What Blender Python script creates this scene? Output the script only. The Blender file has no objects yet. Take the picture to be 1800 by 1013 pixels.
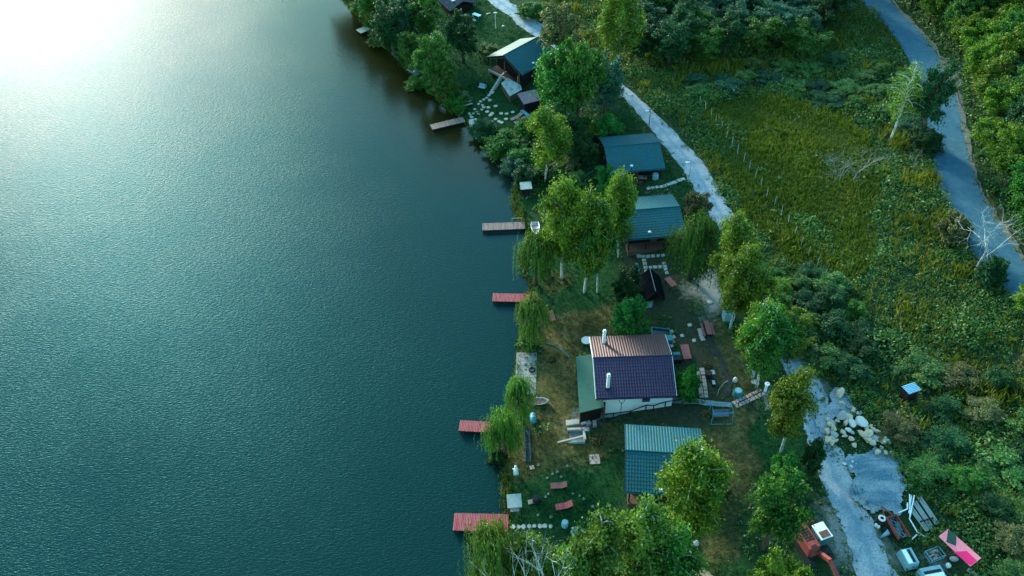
import bpy, math, random
import numpy as np
from mathutils import Matrix, Vector
random.seed(7); RNG = np.random.default_rng(11)
SC = bpy.context.scene; COL = SC.collection
R = math.radians
# ------------------------------------------------------------------ camera
CAM_H = 80.0; FPX = 1500.0; PITCH = 45.0; ROLL = -2.6
CR = (Matrix.Rotation(R(90-PITCH), 3, 'X') @ Matrix.Rotation(R(ROLL), 3, 'Z'))
CRn = np.array(CR)
cd = bpy.data.cameras.new('camera'); cam = bpy.data.objects.new('camera', cd); COL.objects.link(cam)
cd.sensor_width = 36; cd.lens = FPX/1800*36; cd.clip_end = 5000; cd.clip_start = 1
cam.matrix_world = Matrix.Translation((0, 0, CAM_H)) @ CR.to_4x4()
SC.camera = cam
def ray(px, py):
    return CR @ Vector(((px-900)/FPX, -(py-506.5)/FPX, -1))
def Z(px, py, z):
    d = ray(px, py); t = (z-CAM_H)/d.z
    return Vector((d.x*t, d.y*t, z))
def proj(p):
    q = CR.transposed() @ (Vector(p)-Vector((0, 0, CAM_H)))
    return (900+FPX*q.x/-q.z, 506.5-FPX*q.y/-q.z, -q.z)
# ------------------------------------------------------------------ terrain
SHORE = [(300,-230),(430,-150),(540,-70),(600,-5),(640,45),(668,75),(690,97),(722,132),(755,163),(785,190),(812,212),
 (832,232),(850,250),(880,275),(900,300),(908,328),(898,352),(906,376),(918,396),(926,420),(916,450),(918,480),(930,505),
 (920,530),(912,560),(910,600),(907,620),(905,670),(898,705),(880,738),(884,770),(882,800),(880,850),(885,900),(878,950),(866,1013),(850,1120),(830,1260)]
SW = np.array([[*Z(x, y, 0.0)[:2]] for x, y in SHORE])
LANDPOLY = np.array([[-900, 2500]]+SW.tolist()+[[SW[-1][0]-5, -400], [2500, -400], [2500, 2500]])
def pip(P, poly):
    P = np.asarray(P, float); ins = np.zeros(len(P), bool); n = len(poly)
    for i in range(n):
        x1, y1 = poly[i]; x2, y2 = poly[(i+1) % n]
        c = (y1 > P[:, 1]) != (y2 > P[:, 1])
        if y1 != y2:
            ins ^= c & (P[:, 0] < (x2-x1)*(P[:, 1]-y1)/(y2-y1)+x1)
    return ins
def dline(P, L):
    P = np.asarray(P, float); L = np.asarray(L, float); best = np.full(len(P), 1e18)
    for a, b in zip(L[:-1], L[1:]):
        v = b-a; t = np.clip(((P-a)@v)/(v@v), 0, 1)
        q = a+t[:, None]*v
        best = np.minimum(best, ((P-q)**2).sum(1))
    return np.sqrt(best)
ASPH = [((1440,-90),(1500,-95)),((1478,-40),(1536,-40)),((1510,0),(1562,-2)),((1560,50),(1608,45)),((1595,103),(1646,95)),((1618,165),(1674,150)),((1631,230),(1693,220)),
 ((1644,300),(1707,290)),((1662,354),(1725,338)),((1692,412),(1753,385)),((1728,462),(1788,440)),((1768,510),(1826,490)),((1830,590),(1890,560)),((1900,690),(1960,650))]
AR = np.array([[*Z(r[0], r[1], 3.0)[:2]] for l, r in ASPH])
HILLPOLY = np.array(AR.tolist()[::-1]+[[*(AR[0]+np.array([-30, 400]))], [900, 900], [900, -200], [AR[-1][0], -200]])
def vnoise(x, y, s, seed=0):
    # cheap smooth noise from sines
    r = np.random.default_rng(seed); v = 0
    for k in range(5):
        a = r.uniform(0, 6.28); f = s*r.uniform(.6, 1.7); p = r.uniform(0, 6.28)
        v = v+np.sin((x*math.cos(a)+y*math.sin(a))*f+p)
    return v/5*1.6
def hgt(P):
    P = np.asarray(P, float)
    d = dline(P, SW); ins = pip(P, LANDPOLY); d = np.where(ins, d, -d)
    h = np.interp(d, [-40, -4, 0, 1.3, 8, 12.5, 16, 21.5, 60, 400], [-4, -1.3, -.02, .5, .7, .82, 1.35, 2.5, 2.9, 6])
    hd = np.where(pip(P, HILLPOLY), dline(P, AR), 0)
    h = h+np.interp(hd, [0, 2.2, 60, 300], [0, 0, 17, 40])
    h = h+np.clip(d/12, 0, 1)*.10*vnoise(P[:, 0], P[:, 1], .22, 3)
    return h
def h1(x, y): return float(hgt([[x, y]])[0])
def P(px, py, dz=0.0):
    d = ray(px, py); z = 2.0
    for _ in range(14):
        t = (z+dz-CAM_H)/d.z; zn = h1(d.x*t, d.y*t)
        if abs(zn-z) < .004: break
        z = z*.3+zn*.7
    return Vector((d.x*t, d.y*t, zn+dz))
def poly(pts): return np.array([[*P(x, y)[:2]] for x, y in pts])
# ------------------------------------------------------------------ materials
def NT(name):
    m = bpy.data.materials.new(name); m.use_nodes = True; n = m.node_tree; n.nodes.clear(); return m, n
def nd(n, t, **k):
    o = n.nodes.new(t)
    for a, b in k.items():
        if a.startswith('i_'):
            o.inputs[int(a[2:]) if a[2:].isdigit() else a[2:].replace('_', ' ')].default_value = b
        else: setattr(o, a, b)
    return o
def mixc(n, fac, a, b, blend='MIX'):
    m = n.nodes.new('ShaderNodeMix'); m.data_type = 'RGBA'; m.blend_type = blend
    for s, v in ((0, fac), (6, a), (7, b)):
        if hasattr(v, 'links') or isinstance(v, bpy.types.NodeSocket): n.links.new(v, m.inputs[s])
        else: m.inputs[s].default_value = v if s == 0 else (*v, 1)
    return m.outputs[2]
def maprange(n, v, a, b, c=0, d=1):
    m = n.nodes.new('ShaderNodeMapRange'); n.links.new(v, m.inputs[0])
    for i, x in enumerate((a, b, c, d)): m.inputs[i+1].default_value = x
    return m.outputs[0]
def noise(n, scale, detail=4, coord='Object', rough=.6, vec=None):
    o = nd(n, 'ShaderNodeTexNoise'); o.inputs['Scale'].default_value = scale; o.inputs['Detail'].default_value = detail; o.inputs['Roughness'].default_value = rough
    if vec is None:
        t = n.nodes.new('ShaderNodeTexCoord'); vec = t.outputs[coord]
    n.links.new(vec, o.inputs['Vector']); return o.outputs['Fac']
MATS = {}
def mat(name, col, rough=.7, var=.35, scale=3., metal=0., col2=None, bump=.0, bscale=None, spec=.4, amt2=.5):
    """plain weathered surface: base colour, a second stain colour and fine mottling"""
    if name in MATS: return MATS[name]
    m, n = NT(name); out = nd(n, 'ShaderNodeOutputMaterial'); b = nd(n, 'ShaderNodeBsdfPrincipled')
    b.inputs['Roughness'].default_value = rough; b.inputs['Metallic'].default_value = metal; b.inputs['Specular IOR Level'].default_value = spec
    col2 = col2 or tuple(c*.55 for c in col)
    f = noise(n, scale, 5); c = mixc(n, maprange(n, f, .42, .68, 0, amt2), col, col2)
    g = noise(n, scale*7, 3); lo = maprange(n, g, .3, .7, 1-var, 1+var)
    mm = nd(n, 'ShaderNodeVectorMath', operation='SCALE'); n.links.new(c, mm.inputs[0]); n.links.new(lo, mm.inputs['Scale'])
    n.links.new(mm.outputs[0], b.inputs['Base Color'])
    if bump:
        bp = nd(n, 'ShaderNodeBump'); bp.inputs['Strength'].default_value = bump; bp.inputs['Distance'].default_value = .05
        n.links.new(noise(n, bscale or scale*5, 3), bp.inputs['Height']); n.links.new(bp.outputs[0], b.inputs['Normal'])
    n.links.new(b.outputs[0], out.inputs[0]); MATS[name] = m; return m
def leafmat(name, ca, cb, cc=None, trans=.3, objvar=.25):
    if name in MATS: return MATS[name]
    m, n = NT(name); out = nd(n, 'ShaderNodeOutputMaterial')
    at = nd(n, 'ShaderNodeAttribute', attribute_name='tint')
    sep = nd(n, 'ShaderNodeSeparateColor'); n.links.new(at.outputs['Color'], sep.inputs[0])
    c = mixc(n, sep.outputs[0], ca, cb)
    if cc: c = mixc(n, maprange(n, sep.outputs[1], .72, .95, 0, .85), c, cc)
    oi = nd(n, 'ShaderNodeObjectInfo')
    hs = nd(n, 'ShaderNodeHueSaturation'); n.links.new(c, hs.inputs['Color'])
    n.links.new(maprange(n, oi.outputs['Random'], 0, 1, .485, .515), hs.inputs['Hue'])
    n.links.new(maprange(n, oi.outputs['Random'], 0, 1, 1-objvar, 1+objvar), hs.inputs['Value'])
    d = nd(n, 'ShaderNodeBsdfPrincipled'); d.inputs['Roughness'].default_value = .55; d.inputs['Specular IOR Level'].default_value = .25
    t = nd(n, 'ShaderNodeBsdfTranslucent'); mx = nd(n, 'ShaderNodeMixShader'); mx.inputs[0].default_value = trans
    n.links.new(hs.outputs[0], d.inputs['Base Color']); n.links.new(hs.outputs[0], t.inputs['Color'])
    n.links.new(d.outputs[0], mx.inputs[1]); n.links.new(t.outputs[0], mx.inputs[2]); n.links.new(mx.outputs[0], out.inputs[0])
    MATS[name] = m; return m
# ------------------------------------------------------------------ mesh builder
class MB:
    def __init__(s): s.v = []; s.f = []; s.smooth = False
    def quad(s, a, b, c, d):
        i = len(s.v); s.v += [tuple(a), tuple(b), tuple(c), tuple(d)]; s.f.append((i, i+1, i+2, i+3)); return s
    def poly(s, pts):
        i = len(s.v); s.v += [tuple(p) for p in pts]; s.f.append(tuple(range(i, i+len(pts)))); return s
    def hexa(s, b, t):
        """closed solid from bottom ring b and top ring t (counter-clockwise seen from above)"""
        i = len(s.v); n = len(b); s.v += [tuple(p) for p in b]+[tuple(p) for p in t]
        s.f.append(tuple(range(i+n-1, i-1, -1))); s.f.append(tuple(range(i+n, i+2*n)))
        for k in range(n):
            j = (k+1) % n; s.f.append((i+k, i+j, i+n+j, i+n+k))
        return s
    def box(s, x, y, z, sx, sy, sz, rz=0., tx=0., top=1.):
        """centre x,y; bottom z; rz turn; tx tilt about local y (pitch); top = scale of the top face"""
        c, sn = math.cos(rz), math.sin(rz); b = []; t = []
        for ux, uy in ((-1, -1), (1, -1), (1, 1), (-1, 1)):
            for L, zz, k in ((b, 0, 1), (t, sz, top)):
                lx, ly = ux*sx/2*k, uy*sy/2*k; dz = zz+(ux*sx/2)*tx
                L.append((x+lx*c-ly*sn, y+lx*sn+ly*c, z+dz))
        return s.hexa(b, t)
    def bar(s, a, b, w, h=None):
        """square bar between two points"""
        a = Vector(a); b = Vector(b); d = (b-a).normalized(); h = h or w
        u = d.cross(Vector((0, 0, 1)));
        u = (u if u.length > 1e-3 else Vector((1, 0, 0))).normalized(); v = u.cross(d).normalized()
        R1 = [a+u*(i*w/2)+v*(j*h/2) for i, j in ((-1, -1), (1, -1), (1, 1), (-1, 1))]
        return s.hexa([p for p in R1][::-1], [p+(b-a) for p in R1][::-1])
    def tube(s, pts, rad, n=6, cap=True):
        pts = [Vector(p) for p in pts]; i0 = len(s.v); m = len(pts)
        if not hasattr(rad, '__len__'): rad = [rad]*m
        for k, p in enumerate(pts):
            d = (pts[min(k+1, m-1)]-pts[max(k-1, 0)]).normalized()
            u = d.cross(Vector((.31, .95, .05)));
            if u.length < 1e-3: u = d.cross(Vector((1, 0, 0)))
            u.normalize(); w = d.cross(u)
            for j in range(n):
                a = 2*math.pi*j/n; s.v.append(tuple(p+u*(math.cos(a)*rad[k])+w*(math.sin(a)*rad[k])))
        for k in range(m-1):
            for j in range(n):
                j2 = (j+1) % n; s.f.append((i0+k*n+j, i0+k*n+j2, i0+(k+1)*n+j2, i0+(k+1)*n+j))
        if cap:
            s.f.append(tuple(range(i0+n-1, i0-1, -1))); s.f.append(tuple(range(i0+(m-1)*n, i0+m*n)))
        return s
    def grid(s, fn, nu, nv):
        i = len(s.v)
        for a in range(nu+1):
            for b in range(nv+1): s.v.append(tuple(fn(a/nu, b/nv)))
        for a in range(nu):
            for b in range(nv):
                q = i+a*(nv+1)+b; s.f.append((q, q+nv+1, q+nv+2, q+1))
        return s
    def ico(s, c, r, sub=1, jit=.0, sq=(1, 1, 1), rng=random, cuts=0):
        import bmesh
        bm = bmesh.new(); bmesh.ops.create_icosphere(bm, subdivisions=sub, radius=1)
        pl = [(Vector((rng.gauss(0, 1), rng.gauss(0, 1), rng.gauss(0, .8))).normalized(), rng.uniform(.55, .85)) for _ in range(cuts)]
        i = len(s.v)
        for v in bm.verts:
            p = v.co.copy()
            for q, dd in pl:
                e = p.dot(q)-dd
                if e > 0: p -= q*e
            k = 1+rng.uniform(-jit, jit)
            s.v.append((c[0]+p.x*r*sq[0]*k, c[1]+p.y*r*sq[1]*k, c[2]+p.z*r*sq[2]*k))
        for f in bm.faces: s.f.append(tuple(i+v.index for v in f.verts))
        bm.free(); return s
    def mesh(s, name, m):
        me = bpy.data.meshes.new(name); me.from_pydata(s.v, [], s.f); me.materials.append(m)
        if s.smooth: me.polygons.foreach_set('use_smooth', [True]*len(me.polygons))
        me.update(); return me
    def build(s, name, m, parent=None):
        o = bpy.data.objects.new(name, s.mesh(name, m)); COL.objects.link(o)
        if parent: o.parent = parent
        return o
def tag(o, label=None, cat=None, group=None, kind=None):
    if label: o['label'] = label
    if cat: o['category'] = cat
    if group: o['group'] = group
    if kind: o['kind'] = kind
    return o
def thing(name, label, cat, loc, rz=0., group=None, scale=None):
    o = bpy.data.objects.new(name, None); COL.objects.link(o); o.empty_display_size = .3
    o.location = loc; o.rotation_euler = (0, 0, rz)
    if scale: o.scale = scale
    return tag(o, label, cat, group)
def copy_tree(o, parent=None):
    c = o.copy(); COL.objects.link(c)
    if parent: c.parent = parent
    for ch in KIDS.get(o, list(o.children)): copy_tree(ch, c)
    return c
KIDS = {}
def ang(a, b): return math.atan2(b[1]-a[1], b[0]-a[0])
def npmesh(name, V, F4, m, tint=None):
    """fast mesh from arrays, all quads"""
    me = bpy.data.meshes.new(name); nv, nf = len(V), len(F4)
    me.vertices.add(nv); me.vertices.foreach_set('co', V.astype(np.float32).ravel())
    me.loops.add(nf*4); me.loops.foreach_set('vertex_index', F4.astype(np.int32).ravel())
    me.polygons.add(nf); me.polygons.foreach_set('loop_start', np.arange(0, nf*4, 4, dtype=np.int32))
    try: me.polygons.foreach_set('loop_total', np.full(nf, 4, np.int32))
    except Exception: pass
    me.update(calc_edges=True)
    if tint is not None:
        a = me.attributes.new('tint', 'FLOAT_COLOR', 'POINT'); a.data.foreach_set('color', tint.astype(np.float32).ravel())
    me.materials.append(m); me.validate(); return me
# ------------------------------------------------------------------ sky, sun, exposure
SUN_EL, SUN_AZ = 18.0, 29.0      # azimuth measured left of the view direction (+Y)
w = bpy.data.worlds.new('World'); SC.world = w; w.use_nodes = True
n = w.node_tree; n.nodes.clear()
sky = nd(n, 'ShaderNodeTexSky', sky_type='NISHITA'); sky.sun_disc = False
sky.sun_elevation = R(SUN_EL); sky.sun_rotation = R(-SUN_AZ); sky.altitude = 300
sky.air_density = 1.3; sky.dust_density = 1.2; sky.ozone_density = 2.0
bg = nd(n, 'ShaderNodeBackground'); bg.inputs['Strength'].default_value = .15
tn = nd(n, 'ShaderNodeMix'); tn.data_type = 'RGBA'; tn.blend_type = 'MULTIPLY'; tn.inputs[0].default_value = 1; tn.inputs[7].default_value = (.68, 1.08, 1.0, 1); n.links.new(sky.outputs[0], tn.inputs[6]); n.links.new(tn.outputs[2], bg.inputs[0]); wo = nd(n, 'ShaderNodeOutputWorld'); n.links.new(bg.outputs[0], wo.inputs[0])
sl = bpy.data.lights.new('sun', 'SUN'); so = bpy.data.objects.new('sun', sl); COL.objects.link(so)
sl.energy = 1.95; sl.angle = R(11); sl.color = (1, .93, .78)
sd = Vector((-math.sin(R(SUN_AZ))*math.cos(R(SUN_EL)), math.cos(R(SUN_AZ))*math.cos(R(SUN_EL)), math.sin(R(SUN_EL))))
so.rotation_euler = sd.to_track_quat('Z', 'Y').to_euler(); so.location = sd*300
SC.view_settings.view_transform = 'Standard'; SC.view_settings.look = 'None'; SC.view_settings.exposure = 1.74; SC.view_settings.gamma = 1
SC.cycles.max_bounces = 6; SC.cycles.diffuse_bounces = 2; SC.cycles.transparent_max_bounces = 8
# ------------------------------------------------------------------ ground
def axis(lo, hi, st, flo, fhi):
    a = np.arange(lo, hi, st); g = []; x = lo; s = st
    while x > flo: s *= 1.35; x -= s; g.append(x)
    h = []; x = a[-1]; s = st
    while x < fhi: s *= 1.35; x += s; h.append(x)
    return np.array(g[::-1]+a.tolist()+h)
GX, GY = axis(-42, 112, .55, -900, 1200), axis(34, 176, .55, -150, 1600)
NX, NY = len(GX), len(GY)
XX, YY = np.meshgrid(GX, GY, indexing='ij'); GP = np.stack([XX.ravel(), YY.ravel()], 1)
GH = hgt(GP)
ZONES = {
 'lush': [[(884,848),(900,812),(960,800),(1092,795),(1098,880),(1075,925),(1000,950),(885,930)],
  [(610,-60),(830,-60),(860,0),(930,60),(865,108),(930,190),(900,240),(850,232),(790,185),(690,92)],
  [(920,440),(1090,440),(1092,540),(960,552),(925,500)], [(1318,700),(1420,755),(1425,865),(1335,862)],
  [(1095,175),(1170,290),(1245,385),(1190,345),(1060,230)], [(905,345),(940,345),(940,380),(905,385)], [(1200,340),(1255,385),(1230,400),(1190,370)],
  [(1190,960),(1250,1060),(1330,1060),(1310,990)]],
 'dry': [[(945,590),(1010,590),(1015,640),(1020,740),(1000,765),(940,722)], [(960,562),(1080,545),(1180,580),(1040,602),(950,612)],
  [(1235,738),(1318,728),(1338,862),(1262,905),(1248,800)], [(1250,540),(1290,590),(1345,690),(1300,695),(1262,620)],
  [(900,762),(1092,760),(1092,800),(888,845)], [(1240,925),(1290,915),(1290,1010),(1235,1000)], [(960,480),(1000,478),(1000,510),(960,510)],
  [(1680,300),(1715,330),(1790,400),(1800,440),(1740,380)]],
 'dirt': [[(1195,505),(1250,480),(1278,500),(1275,560),(1245,560),(1225,530)], [(1440,880),(1480,880),(1505,985),(1480,1020),(1455,960)],
  [(1510,880),(1600,1030),(1560,1020),(1530,950)], [(1640,105),(1688,112),(1690,135),(1655,150)], [(1000,735),(1040,735),(1040,760),(990,760)],
  [(1420,660),(1460,690),(1440,730),(1415,700)], [(1662,150),(1680,150),(1716,300),(1702,300)], [(1350,690),(1362,690),(1350,740),(1342,735)], [(1640,975),(1670,975),(1670,1013),(1630,1010)]],
 'yard': [[(1188,560),(1250,555),(1300,690),(1190,705)], [(1040,725),(1340,700),(1335,740),(1240,745),(1230,752),(1095,748),(1035,760)], [(1100,440),(1170,435),(1215,520),(1200,560),(1100,540)]],
 'field': [[(1225,185),(1340,165),(1450,182),(1520,235),(1545,310),(1530,390),(1545,460),(1500,520),(1430,500),(1330,415),(1285,340)]],
}
ZP = {k: [poly(q) for q in v] for k, v in ZONES.items()}
def zone_w(Q, name, s=6, j=1.1):
    Q = np.asarray(Q); acc = np.zeros(len(Q)); rg = np.random.default_rng(5)
    for _ in range(s):
        off = rg.normal(0, j, 2); wq = Q+off
        wq = wq+np.stack([vnoise(Q[:, 0], Q[:, 1], 1.1, 21), vnoise(Q[:, 0], Q[:, 1], 1.1, 22)], 1)*.7
        hit = np.zeros(len(Q), bool)
        for pl in ZP[name]: hit |= pip(wq, pl)
        acc += hit
    return acc/s
ZW = {k: zone_w(GP, k) for k in ZP}
me = bpy.data.meshes.new('ground')
I = np.arange(NX*NY).reshape(NX, NY)
F = np.stack([I[:-1, :-1], I[1:, :-1], I[1:, 1:], I[:-1, 1:]], -1).reshape(-1, 4)
V3 = np.column_stack([GP, GH])
def groundmat():
    m, n = NT('ground_soil'); out = nd(n, 'ShaderNodeOutputMaterial'); b = nd(n, 'ShaderNodeBsdfPrincipled')
    b.inputs['Roughness'].default_value = .95; b.inputs['Specular IOR Level'].default_value = .1
    z1 = nd(n, 'ShaderNodeAttribute', attribute_name='zone1'); z2 = nd(n, 'ShaderNodeAttribute', attribute_name='tint')
    s1 = nd(n, 'ShaderNodeSeparateColor'); n.links.new(z1.outputs['Color'], s1.inputs[0])
    s2 = nd(n, 'ShaderNodeSeparateColor'); n.links.new(z2.outputs['Color'], s2.inputs[0])
    f1, f2, f3 = noise(n, .35, 6), noise(n, 2.2, 5), noise(n, 7, 3)
    def pair(a, bb, f=f2, lo=.38, hi=.64): return mixc(n, maprange(n, f, lo, hi), a, bb)
    c = pair((.014, .042, .017), (.03, .065, .022))
    def over(c, wt, col, sharp=.35):
        mm = nd(n, 'ShaderNodeMath', operation='MULTIPLY_ADD'); n.links.new(f2, mm.inputs[0]); mm.inputs[1].default_value = .9
        ad = nd(n, 'ShaderNodeMath', operation='SUBTRACT'); n.links.new(wt, ad.inputs[0]); ad.inputs[1].default_value = .45; n.links.new(ad.outputs[0], mm.inputs[2])
        return mixc(n, maprange(n, mm.outputs[0], .5-sharp, .5+sharp), c, col)
    c = over(c, s2.outputs[0], pair((.03, .055, .008), (.06, .072, .012)))          # field
    c = over(c, s2.outputs[1], pair((.028, .042, .024), (.05, .058, .036)))         # yard
    c = over(c, s1.outputs[0], pair((.005, .042, .014), (.014, .075, .02)))         # lush
    c = over(c, s1.outputs[1], mixc(n, maprange(n, f3, .52, .7, 0, .6), mixc(n, maprange(n, f1, .4, .6, 0, .7), pair((.10, .085, .03), (.21, .17, .07)), (.045, .07, .018)), (.05, .042, .018)))       # dry
    c = over(c, s1.outputs[2], pair((.17, .19, .18), (.31, .33, .31), f3))        # dirt
    c = over(c, s2.outputs[2], (.035, .03, .02))                                  # wet bank
    n.links.new(c, b.inputs['Base Color'])
    bp = nd(n, 'ShaderNodeBump'); bp.inputs['Strength'].default_value = .9; bp.inputs['Distance'].default_value = .15
    n.links.new(f3, bp.inputs['Height']); n.links.new(bp.outputs[0], b.inputs['Normal'])
    n.links.new(b.outputs[0], out.inputs[0]); return m
bank = np.where(GH < .25, 1., 0.)
z2 = np.stack([ZW['field'], ZW['yard'], bank, np.ones(len(GP))], 1)
me = npmesh('ground', V3, F, groundmat(), z2)
a = me.attributes.new('zone1', 'FLOAT_COLOR', 'POINT')
a.data.foreach_set('color', np.stack([ZW['lush'], ZW['dry'], ZW['dirt'], np.ones(len(GP))], 1).astype(np.float32).ravel())
me.polygons.foreach_set('use_smooth', [True]*len(me.polygons))
g = bpy.data.objects.new('ground', me); COL.objects.link(g); tag(g, 'grassy lakeside ground with lawns, dry patches and bare soil', 'ground', kind='structure')
# ------------------------------------------------------------------ lake
def watermat():
    m, n = NT('lake_water'); out = nd(n, 'ShaderNodeOutputMaterial'); b = nd(n, 'ShaderNodeBsdfDiffuse'); gl = nd(n, 'ShaderNodeBsdfAnisotropic', distribution='GGX'); fr = nd(n, 'ShaderNodeFresnel'); fr.inputs['IOR'].default_value = 1.34; mx = nd(n, 'ShaderNodeMixShader')
    tc = nd(n, 'ShaderNodeTexCoord'); at = nd(n, 'ShaderNodeAttribute', attribute_name='tint'); sp = nd(n, 'ShaderNodeSeparateColor'); n.links.new(at.outputs['Color'], sp.inputs[0])
    calm, tree_refl = sp.outputs[0], sp.outputs[1]     # sheltered smooth water; olive tree reflections painted into the colour
    n.links.new(mixc(n, calm, mixc(n, maprange(n, fr.outputs[0], .035, .12), (.20, .63, .75), (.46, .46, .50)), (.85, 1, 1)), gl.inputs['Color'])
    n.links.new(maprange(n, calm, 0, 1, .42, .02), gl.inputs['Roughness'])
    f = noise(n, .012, 3, vec=tc.outputs['Object'])
    c = mixc(n, maprange(n, f, .35, .65), (.001, .018, .018), (.0015, .023, .022))
    c = mixc(n, calm, c, (.002, .026, .028))  # brighter teal: sky mirrored in the calm water, put into the colour
    c = mixc(n, tree_refl, c, (.016, .016, .003)); n.links.new(c, b.inputs['Color'])
    mp = nd(n, 'ShaderNodeMapping'); mp.inputs['Rotation'].default_value = (0, 0, R(18)); mp.inputs['Scale'].default_value = (.32, 1, 1); n.links.new(tc.outputs['Object'], mp.inputs[0])
    mp2 = nd(n, 'ShaderNodeMapping'); mp2.inputs['Rotation'].default_value = (0, 0, R(-34)); mp2.inputs['Scale'].default_value = (.4, 1, 1); n.links.new(tc.outputs['Object'], mp2.inputs[0])
    a1 = noise(n, 4.6, 3, vec=mp.outputs[0], rough=.55); a2 = noise(n, 7.5, 2, vec=mp2.outputs[0], rough=.5)
    a3 = noise(n, .04, 3, vec=tc.outputs['Object'])
    ad = nd(n, 'ShaderNodeMath', operation='ADD'); n.links.new(a1, ad.inputs[0]); n.links.new(a2, ad.inputs[1])
    mc = nd(n, 'ShaderNodeMath', operation='SUBTRACT'); n.links.new(ad.outputs[0], mc.inputs[0]); mc.inputs[1].default_value = 1.0
    mu = nd(n, 'ShaderNodeMath', operation='MULTIPLY'); n.links.new(mc.outputs[0], mu.inputs[0])
    n.links.new(maprange(n, a3, .35, .65, .7, 1.1), mu.inputs[1])
    mu2 = nd(n, 'ShaderNodeMath', operation='MULTIPLY'); n.links.new(mu.outputs[0], mu2.inputs[0]); n.links.new(maprange(n, calm, 0, 1, 1., .04), mu2.inputs[1])
    bp = nd(n, 'ShaderNodeBump'); bp.inputs['Strength'].default_value = .5; bp.inputs['Distance'].default_value = .095
    n.links.new(mu2.outputs[0], bp.inputs['Height'])
    for x in (gl, fr): n.links.new(bp.outputs[0], x.inputs['Normal'])
    n.links.new(fr.outputs[0], mx.inputs[0]); n.links.new(b.outputs[0], mx.inputs[1]); n.links.new(gl.outputs[0], mx.inputs[2]); n.links.new(mx.outputs[0], out.inputs[0]); return m
WX, WY = axis(-70, 40, 2., -900, 180), axis(30, 190, 2., -150, 1600)
wX, wY = np.meshgrid(WX, WY, indexing='ij'); WP = np.stack([wX.ravel(), wY.ravel()], 1)
wz = lambda q: np.array([[*Z(x, y, 0)[:2]] for x, y in q])
def softin(pl, w_): 
    d = dline(WP, np.vstack([pl, pl[:1]])); return (lambda t: t*t*(3-2*t))(np.clip(np.where(pip(WP, pl), d, -d)/w_*.5+.5, 0, 1))
CALM = softin(wz([(520,-120),(540,30),(600,150),(680,290),(780,400),(880,480),(990,420),(990,200),(760,-120)]), 26)
TREE_REFL = softin(wz([(520,-120),(560,20),(590,110),(660,170),(740,250),(800,300),(990,300),(990,100),(760,-120)]), 9)
wi = np.arange(len(WX)*len(WY)).reshape(len(WX), len(WY)); wF = np.stack([wi[:-1, :-1], wi[1:, :-1], wi[1:, 1:], wi[:-1, 1:]], -1).reshape(-1, 4)
wo_ = bpy.data.objects.new('water', npmesh('water', np.column_stack([WP, np.zeros(len(WP))]), wF, watermat(), np.stack([CALM, TREE_REFL, 0*CALM, 0*CALM+1], 1))); COL.objects.link(wo_)
tag(wo_, 'calm teal lake water with fine ripples', 'water', kind='structure')
# ------------------------------------------------------------------ roads
def smooth_pairs(prs, z=None, k=8):
    L = [Z(*a, z) if z is not None else P(*a) for a, b in prs]; Rr = [Z(*b, z) if z is not None else P(*b) for a, b in prs]
    def cr(pts):
        o = []
        for i in range(len(pts)-1):
            p0, p1, p2, p3 = pts[max(i-1, 0)], pts[i], pts[i+1], pts[min(i+2, len(pts)-1)]
            for j in range(k):
                t = j/k; o.append(.5*((2*p1)+(p2-p0)*t+(2*p0-5*p1+4*p2-p3)*t*t+(3*p1-3*p2+p3-p0)*t*t*t))
        return o+[pts[-1]]
    return cr(L), cr(Rr)
def strip(name, prs, m, lift, nc=10, jit=0., label='', z=None, cat='road'):
    L, Rr = smooth_pairs(prs, z, 14); pts = []; us = []; rg = np.random.default_rng(3); JT = rg.normal(0, jit, (len(L)+4, 2)); JT = (JT[:-4]+JT[1:-3]+JT[2:-2]+JT[3:-1])*.5; jx = 0
    for l, r in zip(L, Rr):
        e0, e1 = JT[jx]; jx += 1
        d = (r-l); d.z = 0; u = d.normalized()
        l2, r2 = l-u*e0, r+u*e1
        for c in range(nc+1): pts.append((l2+(r2-l2)*(c/nc))[:2]); us.append(c/nc)
    A = np.array(pts); H = hgt(A)
    # ride on top of the ground mesh: take the local maximum of the surface nearby
    H = np.maximum.reduce([H]+[hgt(A+np.array(o)) for o in ((.3, .3), (-.3, .3), (.3, -.3), (-.3, -.3))])+lift
    VV = np.column_stack([A, H]); q = []
    for i in range(len(L)-1):
        for c in range(nc):
            k = i*(nc+1)+c; q.append((k+nc+1, k+nc+2, k+1, k))
    VV2 = VV; U_ = np.array(us); me = npmesh(name, VV2, np.array(q)[:, ::-1], m, np.stack([np.abs(U_-.5)*2, U_, U_*0, U_*0+1], 1))
    o = bpy.data.objects.new(name, me); COL.objects.link(o); return tag(o, label, cat, kind='structure')
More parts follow.
